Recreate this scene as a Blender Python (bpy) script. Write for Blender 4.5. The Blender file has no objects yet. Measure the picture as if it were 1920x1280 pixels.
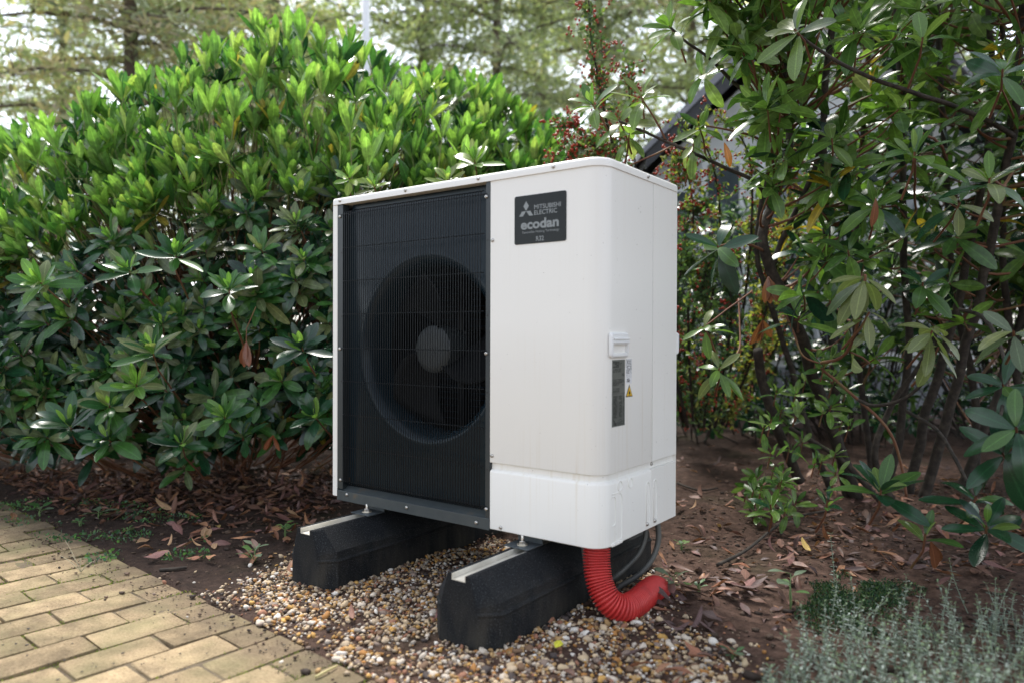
import bpy, bmesh, math, random
import numpy as np
from mathutils import Vector, Matrix, noise as mnoise

R = math.radians
rng = np.random.default_rng(7)
random.seed(7)
scene = bpy.context.scene
COL = scene.collection

# ------------------------------------------------------------------ camera
CAM = np.array([1.9763, -1.65186, 0.7600])
YAW, PITCH, ROLL, FPX = 0.63434, -0.007818, 0.003153, 1369.73
cam_d = bpy.data.cameras.new("camera")
cam_d.sensor_width = 36.0
cam_d.lens = FPX / 1920 * 36.0
cam_d.clip_start = 0.05
cam_d.clip_end = 400
cam_d.dof.use_dof = True
cam_d.dof.focus_distance = 2.45
cam_d.dof.aperture_fstop = 1.8
cam = bpy.data.objects.new("camera", cam_d)
COL.objects.link(cam)
fw = np.array([-math.sin(YAW) * math.cos(PITCH), math.cos(YAW) * math.cos(PITCH), math.sin(PITCH)])
r0 = np.array([math.cos(YAW), math.sin(YAW), 0.0])
u0 = np.cross(r0, fw)
rt = r0 * math.cos(ROLL) + u0 * math.sin(ROLL)
up = -r0 * math.sin(ROLL) + u0 * math.cos(ROLL)
M = Matrix.Identity(4)
for i in range(3):
    M[i][0], M[i][1], M[i][2], M[i][3] = rt[i], up[i], -fw[i], CAM[i]
cam.matrix_world = M
scene.camera = cam

# ------------------------------------------------------------------ sky, sun, exposure
SUN_ELEV, SUN_AZ = R(60), R(-55)       # azimuth clockwise from +Y
world = bpy.data.worlds.new("World")
scene.world = world
world.use_nodes = True
wn = world.node_tree.nodes
wl = world.node_tree.links
sky = wn.new("ShaderNodeTexSky")
sky.sky_type = 'NISHITA'
sky.sun_disc = False
sky.sun_elevation = SUN_ELEV
sky.sun_rotation = SUN_AZ
sky.air_density = 1.0
sky.dust_density = 1.0
sky.ozone_density = 1.0
hs = wn.new("ShaderNodeHueSaturation")          # an overcast, almost colourless sky
hs.inputs["Saturation"].default_value = 0.38
wl.new(sky.outputs[0], hs.inputs["Color"])
wl.new(hs.outputs[0], wn["Background"].inputs[0])
wn["Background"].inputs[1].default_value = 0.09
sun_d = bpy.data.lights.new("sun", 'SUN')
sun_d.energy = 1.5
sun_d.angle = R(18)
sun_d.color = (1.0, 0.96, 0.90)
sun = bpy.data.objects.new("sun", sun_d)
COL.objects.link(sun)
sdir = Vector((math.sin(SUN_AZ) * math.cos(SUN_ELEV), math.cos(SUN_AZ) * math.cos(SUN_ELEV), math.sin(SUN_ELEV)))
sun.rotation_euler = sdir.to_track_quat('Z', 'Y').to_euler()
vs = scene.view_settings
vs.view_transform = 'Standard'
vs.look = 'None'
vs.exposure = 2.12
vs.gamma = 1.0
vs.use_curve_mapping = False
scene.cycles.max_bounces = 5
scene.cycles.diffuse_bounces = 3
scene.cycles.glossy_bounces = 2
scene.cycles.transmission_bounces = 3
scene.cycles.use_denoising = True

# ------------------------------------------------------------------ helpers
def at(px, py, t):
    """world point t metres along the view axis at photo pixel (1920 wide)"""
    d = fw + rt * ((px - 960) / FPX) - up * ((py - 640) / FPX)
    return CAM + d * t

def ground(px, py, z=0.0):
    d = fw + rt * ((px - 960) / FPX) - up * ((py - 640) / FPX)
    return CAM + d * ((z - CAM[2]) / d[2])

def lerp_table(tab, x):
    return float(np.interp(x, [a for a, _ in tab], [b for _, b in tab]))

def nrm(v):
    v = np.asarray(v, float)
    return v / max(math.sqrt(float(v @ v)), 1e-9)

def tag(o, label=None, cat=None, group=None, kind=None):
    if label: o["label"] = label
    if cat: o["category"] = cat
    if group: o["group"] = group
    if kind: o["kind"] = kind
    return o

def link(o, parent=None):
    COL.objects.link(o)
    if parent is not None:
        o.parent = parent
    return o

def empty(name, loc):
    o = bpy.data.objects.new(name, None)
    o.empty_display_size = 0.1
    o.location = loc
    COL.objects.link(o)
    return o

def world_child(o, parent, mat=None):
    """parent o, keeping its geometry where it stands in the world (all roots are unrotated empties)"""
    o.parent = parent
    off = Matrix.Translation(-origin_of(parent))
    o.matrix_basis = off @ (mat if mat is not None else Matrix.Identity(4))
    return o

def origin_of(o):
    p = Vector((0, 0, 0))
    while o is not None:
        p = p + o.matrix_basis.translation
        o = o.parent
    return p

class MB:
    def __init__(self):
        self.v, self.f = [], []
    def add(self, vs, fs):
        n = len(self.v)
        self.v += [tuple(p) for p in vs]
        self.f += [tuple(i + n for i in q) for q in fs]
        return self
    def box(self, x0, x1, y0, y1, z0, z1):
        return self.add([(x0, y0, z0), (x1, y0, z0), (x1, y1, z0), (x0, y1, z0), (x0, y0, z1), (x1, y0, z1), (x1, y1, z1), (x0, y1, z1)],
                        [(0, 3, 2, 1), (4, 5, 6, 7), (0, 1, 5, 4), (1, 2, 6, 5), (2, 3, 7, 6), (3, 0, 4, 7)])
    def tube(self, pts, rad, seg=8, caps=True):
        pts = [np.asarray(p, float) for p in pts]
        n = len(pts)
        rad = [rad] * n if np.isscalar(rad) else rad
        ref = None
        vs = []
        ang = np.arange(seg) * (2 * math.pi / seg)
        ca_, sa_ = np.cos(ang)[:, None], np.sin(ang)[:, None]
        for i, p in enumerate(pts):
            t = nrm(pts[min(i + 1, n - 1)] - pts[max(i - 1, 0)])
            if ref is None:
                w = (0.3, 0.2, 1.0) if abs(t[2]) < 0.9 else (1.0, 0.1, 0.0)
                ref = nrm((t[1] * w[2] - t[2] * w[1], t[2] * w[0] - t[0] * w[2], t[0] * w[1] - t[1] * w[0]))
            a = nrm(ref - t * float(ref @ t))
            ref = a
            b = np.array((t[1] * a[2] - t[2] * a[1], t[2] * a[0] - t[0] * a[2], t[0] * a[1] - t[1] * a[0]))
            vs += (p + rad[i] * (ca_ * a + sa_ * b)).tolist()
        fs = []
        for i in range(n - 1):
            for k in range(seg):
                k2 = (k + 1) % seg
                fs.append((i * seg + k, i * seg + k2, (i + 1) * seg + k2, (i + 1) * seg + k))
        if caps:
            fs.append(tuple(reversed(range(seg))))
            fs.append(tuple((n - 1) * seg + k for k in range(seg)))
        return self.add(vs, fs)
    def lathe(self, prof, c, axis='y', seg=24):
        """prof: (radius, along) pairs, spun about an axis through c"""
        vs = []
        for r_, h in prof:
            for k in range(seg):
                w = 2 * math.pi * k / seg
                a, b = r_ * math.cos(w), r_ * math.sin(w)
                vs.append({'y': (c[0] + a, c[1] + h, c[2] + b), 'z': (c[0] + a, c[1] + b, c[2] + h), 'x': (c[0] + h, c[1] + a, c[2] + b)}[axis])
        fs = []
        for i in range(len(prof) - 1):
            for k in range(seg):
                k2 = (k + 1) % seg
                fs.append((i * seg + k, i * seg + k2, (i + 1) * seg + k2, (i + 1) * seg + k))
        return self.add(vs, fs)
    def mesh(self, name, mat=None, smooth=None):
        me = bpy.data.meshes.new(name)
        me.from_pydata(self.v, [], self.f)
        bm = bmesh.new(); bm.from_mesh(me)
        bmesh.ops.recalc_face_normals(bm, faces=bm.faces)
        bm.to_mesh(me); bm.free()
        if mat: me.materials.append(mat)
        if smooth:
            me.shade_smooth()
            if smooth < 179: me.set_sharp_from_angle(angle=R(smooth))
        return me
    def build(self, name, mat, parent=None, smooth=None, bevel=0):
        o = bpy.data.objects.new(name, self.mesh(name, mat, smooth))
        COL.objects.link(o)
        if parent is not None: o.parent = parent
        if bevel:
            b = o.modifiers.new("bevel", 'BEVEL'); b.width = bevel; b.segments = 2; b.limit_method = 'ANGLE'
        return o

# ------------------------------------------------------------------ materials
def new_mat(name):
    m = bpy.data.materials.new(name)
    m.use_nodes = True
    nt = m.node_tree
    return m, nt, nt.nodes, nt.links, nt.nodes["Principled BSDF"]

def ramp(nodes, stops):
    n = nodes.new("ShaderNodeValToRGB")
    el = n.color_ramp.elements
    while len(el) < len(stops): el.new(0.5)
    for e, (p, c) in zip(el, stops):
        e.position = p
        e.color = (*c, 1) if len(c) == 3 else c
    return n

def simple(name, col, rough=0.5, metal=0.0, spec=0.5):
    m, nt, n, l, b = new_mat(name)
    b.inputs["Base Color"].default_value = (*col, 1)
    b.inputs["Roughness"].default_value = rough
    b.inputs["Metallic"].default_value = metal
    b.inputs["Specular IOR Level"].default_value = spec
    return m

def noisy(name, stops, scale=8, rough=0.8, bump=0.0, bscale=None, detail=6, dist=0.01, metal=0, spec=0.5, rvar=0.0, coords="Object"):
    m, nt, n, l, b = new_mat(name)
    tc = n.new("ShaderNodeTexCoord")
    nz = n.new("ShaderNodeTexNoise")
    nz.inputs["Scale"].default_value = scale
    nz.inputs["Detail"].default_value = detail
    nz.inputs["Roughness"].default_value = 0.65
    l.new(tc.outputs[coords], nz.inputs["Vector"])
    rp = ramp(n, stops)
    l.new(nz.outputs["Fac"], rp.inputs[0])
    l.new(rp.outputs[0], b.inputs["Base Color"])
    b.inputs["Roughness"].default_value = rough
    b.inputs["Metallic"].default_value = metal
    b.inputs["Specular IOR Level"].default_value = spec
    if rvar:
        mr = n.new("ShaderNodeMapRange")
        mr.inputs["To Min"].default_value = rough - rvar
        mr.inputs["To Max"].default_value = rough + rvar
        l.new(nz.outputs["Fac"], mr.inputs[0]); l.new(mr.outputs[0], b.inputs["Roughness"])
    if bump:
        nb = n.new("ShaderNodeTexNoise")
        nb.inputs["Scale"].default_value = bscale or scale * 4
        nb.inputs["Detail"].default_value = 5
        l.new(tc.outputs[coords], nb.inputs["Vector"])
        bp = n.new("ShaderNodeBump")
        bp.inputs["Strength"].default_value = bump
        bp.inputs["Distance"].default_value = dist
        l.new(nb.outputs["Fac"], bp.inputs["Height"])
        l.new(bp.outputs[0], b.inputs["Normal"])
    return m

def leaf_material(name, rough=0.24, trans=0.30, under=(1.55, 1.5, 1.7), rib=1.55, spec=0.48, blotch=0.25):
    """leaf colour comes from the mesh attribute 'tint'; its alpha runs from midrib (0) to margin (1)"""
    m, nt, n, l, b = new_mat(name)
    at_ = n.new("ShaderNodeAttribute"); at_.attribute_name = "tint"
    tc = n.new("ShaderNodeTexCoord")
    nz = n.new("ShaderNodeTexNoise"); nz.inputs["Scale"].default_value = 55; nz.inputs["Detail"].default_value = 2
    l.new(tc.outputs["Object"], nz.inputs["Vector"])
    mr = n.new("ShaderNodeMapRange"); mr.inputs["From Min"].default_value = .3; mr.inputs["From Max"].default_value = .7
    mr.inputs["To Min"].default_value = 1 - blotch; mr.inputs["To Max"].default_value = 1 + blotch
    l.new(nz.outputs["Fac"], mr.inputs[0])
    rb = n.new("ShaderNodeMapRange"); rb.inputs["From Min"].default_value = 0.03; rb.inputs["From Max"].default_value = 0.14
    rb.inputs["To Min"].default_value = rib; rb.inputs["To Max"].default_value = 1.0
    l.new(at_.outputs["Alpha"], rb.inputs[0])
    mu = n.new("ShaderNodeMath"); mu.operation = 'MULTIPLY'
    l.new(mr.outputs[0], mu.inputs[0]); l.new(rb.outputs[0], mu.inputs[1])
    sc = n.new("ShaderNodeVectorMath"); sc.operation = 'SCALE'
    l.new(at_.outputs["Color"], sc.inputs[0]); l.new(mu.outputs[0], sc.inputs["Scale"])
    geo = n.new("ShaderNodeNewGeometry")
    un = n.new("ShaderNodeVectorMath"); un.operation = 'MULTIPLY'; un.inputs[1].default_value = under
    l.new(sc.outputs[0], un.inputs[0])
    mx = n.new("ShaderNodeMix"); mx.data_type = 'RGBA'
    l.new(geo.outputs["Backfacing"], mx.inputs["Factor"])
    l.new(sc.outputs[0], mx.inputs["A"]); l.new(un.outputs[0], mx.inputs["B"])
    l.new(mx.outputs["Result"], b.inputs["Base Color"])
    rr = n.new("ShaderNodeMapRange"); rr.inputs["To Min"].default_value = rough; rr.inputs["To Max"].default_value = 0.72
    l.new(geo.outputs["Backfacing"], rr.inputs[0])
    l.new(rr.outputs[0], b.inputs["Roughness"])
    b.inputs["Specular IOR Level"].default_value = spec
    tr = n.new("ShaderNodeBsdfTranslucent")
    tv = n.new("ShaderNodeVectorMath"); tv.operation = 'MULTIPLY'; tv.inputs[1].default_value = (1.5, 1.7, 0.8)
    l.new(sc.outputs[0], tv.inputs[0]); l.new(tv.outputs[0], tr.inputs["Color"])
    ms = n.new("ShaderNodeMixShader")
    sg = n.new("ShaderNodeSeparateColor"); l.new(at_.outputs["Color"], sg.inputs[0])      # thin young leaves let more light through
    tf = n.new("ShaderNodeMapRange"); tf.inputs["From Min"].default_value = 0.03; tf.inputs["From Max"].default_value = 0.20
    tf.inputs["To Min"].default_value = trans * 0.35; tf.inputs["To Max"].default_value = trans * 1.25
    l.new(sg.outputs["Green"], tf.inputs[0]); l.new(tf.outputs[0], ms.inputs[0])
    l.new(b.outputs[0], ms.inputs[1]); l.new(tr.outputs[0], ms.inputs[2])
    l.new(ms.outputs[0], n["Material Output"].inputs["Surface"])
    return m

LEAF = leaf_material("glossy_leaf")
LEAF_SMALL = leaf_material("small_leaf", rough=0.5, trans=0.35)
LEAF_DRY = leaf_material("dry_leaf", rough=0.55, trans=0.10, under=(1.3, 1.3, 1.3), rib=1.35, spec=0.4, blotch=0.4)
NEEDLE = leaf_material("needles", rough=0.6, trans=0.36, rib=1.0)
BARK = noisy("bark", [(0.3, (0.010, 0.008, 0.006)), (0.5, (0.032, 0.024, 0.018)), (0.72, (0.075, 0.060, 0.045))], 30, 0.9, 0.6, 90, dist=0.006)
TWIG = noisy("twig", [(0.3, (0.10, 0.035, 0.018)), (0.55, (0.16, 0.065, 0.03)), (0.75, (0.14, 0.15, 0.05))], 5, 0.7)
SHOOT = noisy("green_shoot", [(0.3, (0.17, 0.20, 0.06)), (0.7, (0.24, 0.24, 0.10))], 6, 0.6)

def white_paint():
    m, nt, n, l, b = new_mat("white_enamel")
    tc = n.new("ShaderNodeTexCoord")
    mp = n.new("ShaderNodeMapping"); mp.inputs["Scale"].default_value = (95, 95, 1.6)
    l.new(tc.outputs["Object"], mp.inputs["Vector"])
    nz = n.new("ShaderNodeTexNoise"); nz.inputs["Scale"].default_value = 1.0; nz.inputs["Detail"].default_value = 4
    l.new(mp.outputs[0], nz.inputs["Vector"])
    st = ramp(n, [(0.54, (0, 0, 0)), (0.80, (1, 1, 1))])
    l.new(nz.outputs["Fac"], st.inputs[0])
    big = n.new("ShaderNodeTexNoise"); big.inputs["Scale"].default_value = 3.5; big.inputs["Detail"].default_value = 3
    l.new(tc.outputs["Object"], big.inputs["Vector"])
    bgm = ramp(n, [(0.40, (0, 0, 0)), (0.66, (1, 1, 1))])
    l.new(big.outputs["Fac"], bgm.inputs[0])
    mul = n.new("ShaderNodeMath"); mul.operation = 'MULTIPLY'
    l.new(st.outputs[0], mul.inputs[0]); l.new(bgm.outputs[0], mul.inputs[1])
    # rain streaks run down from the joints: strongest on the low front panel
    sep = n.new("ShaderNodeSeparateXYZ"); l.new(tc.outputs["Object"], sep.inputs[0])
    low = n.new("ShaderNodeMapRange"); low.inputs["From Min"].default_value = 0.55; low.inputs["From Max"].default_value = 0.15
    low.inputs["To Min"].default_value = 0.12; low.inputs["To Max"].default_value = 0.50
    l.new(sep.outputs["Z"], low.inputs[0])
    mul2 = n.new("ShaderNodeMath"); mul2.operation = 'MULTIPLY'
    l.new(mul.outputs[0], mul2.inputs[0]); l.new(low.outputs[0], mul2.inputs[1])
    mx = n.new("ShaderNodeMix"); mx.data_type = 'RGBA'
    mx.inputs["A"].default_value = (0.835, 0.815, 0.77, 1)
    mx.inputs["B"].default_value = (0.62, 0.52, 0.36, 1)
    l.new(mul2.outputs[0], mx.inputs["Factor"])
    # dust specks
    sp = n.new("ShaderNodeTexNoise"); sp.inputs["Scale"].default_value = 170; sp.inputs["Detail"].default_value = 1
    l.new(tc.outputs["Object"], sp.inputs["Vector"])
    spr = ramp(n, [(0.775, (0, 0, 0)), (0.80, (1, 1, 1))])
    l.new(sp.outputs["Fac"], spr.inputs[0])
    mx2 = n.new("ShaderNodeMix"); mx2.data_type = 'RGBA'
    mx2.inputs["B"].default_value = (0.35, 0.32, 0.27, 1)
    l.new(spr.outputs[0], mx2.inputs["Factor"]); l.new(mx.outputs["Result"], mx2.inputs["A"])
    l.new(mx2.outputs["Result"], b.inputs["Base Color"])
    b.inputs["Roughness"].default_value = 0.34
    b.inputs["Specular IOR Level"].default_value = 0.5
    nb = n.new("ShaderNodeTexNoise"); nb.inputs["Scale"].default_value = 700
    l.new(tc.outputs["Object"], nb.inputs["Vector"])
    bp = n.new("ShaderNodeBump"); bp.inputs["Strength"].default_value = 0.05; bp.inputs["Distance"].default_value = 0.001
    l.new(nb.outputs["Fac"], bp.inputs["Height"]); l.new(bp.outputs[0], b.inputs["Normal"])
    return m

WHITE = white_paint()
MOULD = simple("white_moulding", (0.78, 0.78, 0.77), 0.38)
SHROUD = noisy("shroud_black", [(0.3, (0.0075, 0.0175, 0.0250)), (0.7, (0.0100, 0.0210, 0.0295))], 9, 0.24, 0.04, 500, dist=0.001, spec=0.26)
DARK = noisy("dark_enamel", [(0.3, (0.020, 0.026, 0.029)), (0.7, (0.028, 0.035, 0.038))], 9, 0.38, 0.04, 500, dist=0.001)
DARKFRAME = noisy("dark_base_frame", [(0.3, (0.035, 0.045, 0.050)), (0.62, (0.05, 0.06, 0.062)), (0.75, (0.10, 0.075, 0.05))], 14, 0.5, 0.05, 300, dist=0.001)
WIRE = simple("coated_wire", (0.0022, 0.0045, 0.0070), 0.32, 0, 0.28)
FANBLK = simple("fan_plastic", (0.0022, 0.0028, 0.0034), 0.6, 0, 0.12)
HUB = noisy("hub_plastic", [(0.35, (0.024, 0.030, 0.032)), (0.7, (0.034, 0.040, 0.042))], 30, 0.5)
COIL = simple("coil_fins", (0.010, 0.030, 0.055), 0.45, 0.3)
STEEL = simple("steel", (0.55, 0.53, 0.50), 0.28, 1.0)
STEELDK = simple("dark_steel", (0.02, 0.02, 0.02), 0.5, 0.6)
BADGE = noisy("badge_face", [(0.3, (0.007, 0.009, 0.009)), (0.7, (0.011, 0.013, 0.013))], 40, 0.10, spec=0.22)
PRINT = simple("silver_print", (0.21, 0.22, 0.22), 0.35, 0.3)
RATING = noisy("rating_foil", [(0.3, (0.10, 0.115, 0.105)), (0.7, (0.16, 0.175, 0.16))], 12, 0.30, metal=0.35)
INK = simple("black_ink", (0.012, 0.012, 0.012), 0.5)
YELLOW = simple("warning_yellow", (0.75, 0.45, 0.01), 0.45)
STICKER = simple("sticker_white", (0.74, 0.74, 0.75), 0.4)
ALU = noisy("aluminium_rail", [(0.3, (0.56, 0.53, 0.46)), (0.7, (0.72, 0.69, 0.62))], 25, 0.45, metal=0.25)
BRACKET = noisy("bracket_grey", [(0.3, (0.045, 0.058, 0.066)), (0.7, (0.07, 0.08, 0.085))], 40, 0.5)
ZINC = noisy("zinc_washer", [(0.3, (0.42, 0.36, 0.26)), (0.7, (0.62, 0.58, 0.50))], 60, 0.4, metal=0.7)
RED = noisy("red_hose", [(0.28, (0.34, 0.026, 0.024)), (0.45, (0.50, 0.030, 0.028)), (0.65, (0.56, 0.038, 0.034)), (0.8, (0.42, 0.10, 0.075))], 22, 0.45)
PIPE = noisy("grey_conduit", [(0.3, (0.06, 0.062, 0.058)), (0.7, (0.11, 0.11, 0.10))], 20, 0.5)

def rubber():
    m, nt, n, l, b = new_mat("rubber_crumb")
    tc = n.new("ShaderNodeTexCoord")
    v = n.new("ShaderNodeTexNoise"); v.inputs["Scale"].default_value = 340; v.inputs["Detail"].default_value = 2
    l.new(tc.outputs["Object"], v.inputs["Vector"])
    sp = ramp(n, [(0.34, (0.004, 0.005, 0.0065)), (0.56, (0.010, 0.0115, 0.0135)), (0.66, (0.030, 0.033, 0.036)), (0.78, (0.10, 0.105, 0.105))])
    l.new(v.outputs["Fac"], sp.inputs[0])
    # dried dust and splash on the lower half, with runs
    mp = n.new("ShaderNodeMapping"); mp.inputs["Scale"].default_value = (24, 24, 7)
    l.new(tc.outputs["Object"], mp.inputs["Vector"])
    d = n.new("ShaderNodeTexNoise"); d.inputs["Scale"].default_value = 1; d.inputs["Detail"].default_value = 5
    l.new(mp.outputs[0], d.inputs["Vector"])
    sep = n.new("ShaderNodeSeparateXYZ"); l.new(tc.outputs["Object"], sep.inputs[0])
    low = n.new("ShaderNodeMapRange"); low.inputs["From Min"].default_value = 0.15; low.inputs["From Max"].default_value = 0.02
    l.new(sep.outputs["Z"], low.inputs[0])
    dr = ramp(n, [(0.38, (0, 0, 0)), (0.82, (1, 1, 1))]); l.new(d.outputs["Fac"], dr.inputs[0])
    mul = n.new("ShaderNodeMath"); mul.operation = 'MULTIPLY'
    l.new(dr.outputs[0], mul.inputs[0]); l.new(low.outputs[0], mul.inputs[1])
    mul2 = n.new("ShaderNodeMath"); mul2.operation = 'MULTIPLY'; mul2.inputs[1].default_value = 0.62
    l.new(mul.outputs[0], mul2.inputs[0])
    mx = n.new("ShaderNodeMix"); mx.data_type = 'RGBA'; mx.inputs["B"].default_value = (0.085, 0.075, 0.058, 1)
    l.new(mul2.outputs[0], mx.inputs["Factor"]); l.new(sp.outputs[0], mx.inputs["A"])
    l.new(mx.outputs["Result"], b.inputs["Base Color"])
    b.inputs["Roughness"].default_value = 0.75
    b.inputs["Specular IOR Level"].default_value = 0.22
    bp = n.new("ShaderNodeBump"); bp.inputs["Strength"].default_value = 0.7; bp.inputs["Distance"].default_value = 0.002
    l.new(v.outputs["Fac"], bp.inputs["Height"]); l.new(bp.outputs[0], b.inputs["Normal"])
    return m
RUBBER = rubber()

def soil_mat():
    m, nt, n, l, b = new_mat("soil")
    tc = n.new("ShaderNodeTexCoord")
    a = n.new("ShaderNodeTexNoise"); a.inputs["Scale"].default_value = 26; a.inputs["Detail"].default_value = 8; a.inputs["Roughness"].default_value = 0.7
    l.new(tc.outputs["Object"], a.inputs["Vector"])
    c1 = ramp(n, [(0.28, (0.018, 0.011, 0.008)), (0.5, (0.085, 0.050, 0.037)), (0.68, (0.155, 0.096, 0.072)), (0.80, (0.24, 0.17, 0.13))])
    l.new(a.outputs["Fac"], c1.inputs[0])
    g = n.new("ShaderNodeTexNoise"); g.inputs["Scale"].default_value = 1.9; g.inputs["Detail"].default_value = 5
    l.new(tc.outputs["Object"], g.inputs["Vector"])
    gr = ramp(n, [(0.56, (0, 0, 0)), (0.70, (1, 1, 1))]); l.new(g.outputs["Fac"], gr.inputs[0])
    gm = n.new("ShaderNodeMath"); gm.operation = 'MULTIPLY'; gm.inputs[1].default_value = 0.35; l.new(gr.outputs[0], gm.inputs[0])
    mx = n.new("ShaderNodeMix"); mx.data_type = 'RGBA'; mx.inputs["B"].default_value = (0.030, 0.040, 0.014, 1)
    # shade under the left bush put into the soil colour, redder loam on the right
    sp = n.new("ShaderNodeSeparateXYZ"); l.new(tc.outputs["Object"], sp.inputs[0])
    shade_map = n.new("ShaderNodeMapRange"); shade_map.inputs["From Min"].default_value = 0.9; shade_map.inputs["From Max"].default_value = -0.1
    l.new(sp.outputs["X"], shade_map.inputs[0])
    shade_fac = n.new("ShaderNodeMath"); shade_fac.operation = 'MULTIPLY'; shade_fac.inputs[1].default_value = 0.62; l.new(shade_map.outputs[0], shade_fac.inputs[0])
    shade_mix = n.new("ShaderNodeMix"); shade_mix.data_type = 'RGBA'; shade_mix.inputs["B"].default_value = (0.016, 0.012, 0.010, 1)
    l.new(shade_fac.outputs[0], shade_mix.inputs["Factor"]); l.new(c1.outputs[0], shade_mix.inputs["A"])
    l.new(gm.outputs[0], mx.inputs["Factor"]); l.new(shade_mix.outputs["Result"], mx.inputs["A"])
    l.new(mx.outputs["Result"], b.inputs["Base Color"])
    b.inputs["Roughness"].default_value = 0.95
    b.inputs["Specular IOR Level"].default_value = 0.2
    nb = n.new("ShaderNodeTexNoise"); nb.inputs["Scale"].default_value = 75; nb.inputs["Detail"].default_value = 8; nb.inputs["Roughness"].default_value = 0.7
    l.new(tc.outputs["Object"], nb.inputs["Vector"])
    bp = n.new("ShaderNodeBump"); bp.inputs["Strength"].default_value = 1.0; bp.inputs["Distance"].default_value = 0.012
    l.new(nb.outputs["Fac"], bp.inputs["Height"]); l.new(bp.outputs[0], b.inputs["Normal"])
    return m
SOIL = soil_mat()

def brick_mat():
    m, nt, n, l, b = new_mat("yellow_clay_paver")
    tc = n.new("ShaderNodeTexCoord")
    oi = n.new("ShaderNodeObjectInfo")
    ofs = n.new("ShaderNodeVectorMath"); ofs.operation = 'ADD'
    sc = n.new("ShaderNodeVectorMath"); sc.operation = 'SCALE'; sc.inputs[0].default_value = (37, 11, 23)
    l.new(oi.outputs["Random"], sc.inputs["Scale"])
    l.new(tc.outputs["Object"], ofs.inputs[0]); l.new(sc.outputs[0], ofs.inputs[1])
    a = n.new("ShaderNodeTexNoise"); a.inputs["Scale"].default_value = 165; a.inputs["Detail"].default_value = 5; a.inputs["Roughness"].default_value = 0.75
    l.new(ofs.outputs[0], a.inputs["Vector"])
    c1 = ramp(n, [(0.30, (0.14, 0.098, 0.056)), (0.45, (0.305, 0.225, 0.132)), (0.60, (0.385, 0.292, 0.174)), (0.76, (0.55, 0.44, 0.29))])
    l.new(a.outputs["Fac"], c1.inputs[0])
    big = n.new("ShaderNodeTexNoise"); big.inputs["Scale"].default_value = 16; big.inputs["Detail"].default_value = 5
    l.new(ofs.outputs[0], big.inputs["Vector"])
    mr = n.new("ShaderNodeMapRange"); mr.inputs["From Min"].default_value = .3; mr.inputs["From Max"].default_value = .7
    mr.inputs["To Min"].default_value = .62; mr.inputs["To Max"].default_value = 1.22; l.new(big.outputs["Fac"], mr.inputs[0])
    rv = n.new("ShaderNodeMapRange"); rv.inputs["To Min"].default_value = .74; rv.inputs["To Max"].default_value = 1.14; l.new(oi.outputs["Random"], rv.inputs[0])
    mu = n.new("ShaderNodeMath"); mu.operation = 'MULTIPLY'; l.new(mr.outputs[0], mu.inputs[0]); l.new(rv.outputs[0], mu.inputs[1])
    s2 = n.new("ShaderNodeVectorMath"); s2.operation = 'SCALE'; l.new(c1.outputs[0], s2.inputs[0]); l.new(mu.outputs[0], s2.inputs["Scale"])
    # green algae bloom in patches (world scale so that it runs across bricks)
    geo = n.new("ShaderNodeNewGeometry")
    al = n.new("ShaderNodeTexNoise"); al.inputs["Scale"].default_value = 5.5; al.inputs["Detail"].default_value = 6
    l.new(geo.outputs["Position"], al.inputs["Vector"])
    alr = ramp(n, [(0.45, (0, 0, 0)), (0.70, (1, 1, 1))]); l.new(al.outputs["Fac"], alr.inputs[0])
    am = n.new("ShaderNodeMath"); am.operation = 'MULTIPLY'; am.inputs[1].default_value = 0.6; l.new(alr.outputs[0], am.inputs[0])
    mx = n.new("ShaderNodeMix"); mx.data_type = 'RGBA'; mx.inputs["B"].default_value = (0.19, 0.18, 0.085, 1)
    l.new(am.outputs[0], mx.inputs["Factor"]); l.new(s2.outputs[0], mx.inputs["A"])
    # soil washed over the bricks towards the planting bed
    sx = n.new("ShaderNodeSeparateXYZ"); l.new(geo.outputs["Position"], sx.inputs[0])
    ln = n.new("ShaderNodeMath"); ln.operation = 'MULTIPLY_ADD'; ln.inputs[1].default_value = 0.068; l.new(sx.outputs["X"], ln.inputs[0]); l.new(sx.outputs["Y"], ln.inputs[2])
    dm = n.new("ShaderNodeMapRange"); dm.inputs["From Min"].default_value = -0.80; dm.inputs["From Max"].default_value = -0.49
    l.new(ln.outputs[0], dm.inputs[0])
    dn = n.new("ShaderNodeTexNoise"); dn.inputs["Scale"].default_value = 9; dn.inputs["Detail"].default_value = 7; l.new(geo.outputs["Position"], dn.inputs["Vector"])
    dsum = n.new("ShaderNodeMath"); dsum.operation = 'MULTIPLY'; l.new(dm.outputs[0], dsum.inputs[0]); l.new(dn.outputs["Fac"], dsum.inputs[1])
    dr = ramp(n, [(0.22, (0, 0, 0)), (0.55, (1, 1, 1))]); l.new(dsum.outputs[0], dr.inputs[0])
    dmm = n.new("ShaderNodeMath"); dmm.operation = 'MULTIPLY'; dmm.inputs[1].default_value = 0.7; l.new(dr.outputs[0], dmm.inputs[0])
    mx3 = n.new("ShaderNodeMix"); mx3.data_type = 'RGBA'; mx3.inputs["B"].default_value = (0.115, 0.085, 0.06, 1)
    l.new(dmm.outputs[0], mx3.inputs["Factor"]); l.new(mx.outputs["Result"], mx3.inputs["A"])
    l.new(mx3.outputs["Result"], b.inputs["Base Color"])
    b.inputs["Roughness"].default_value = 0.9
    b.inputs["Specular IOR Level"].default_value = 0.25
    bp = n.new("ShaderNodeBump"); bp.inputs["Strength"].default_value = 0.9; bp.inputs["Distance"].default_value = 0.005
    l.new(a.outputs["Fac"], bp.inputs["Height"]); l.new(bp.outputs[0], b.inputs["Normal"])
    return m
BRICK = brick_mat()
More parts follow.
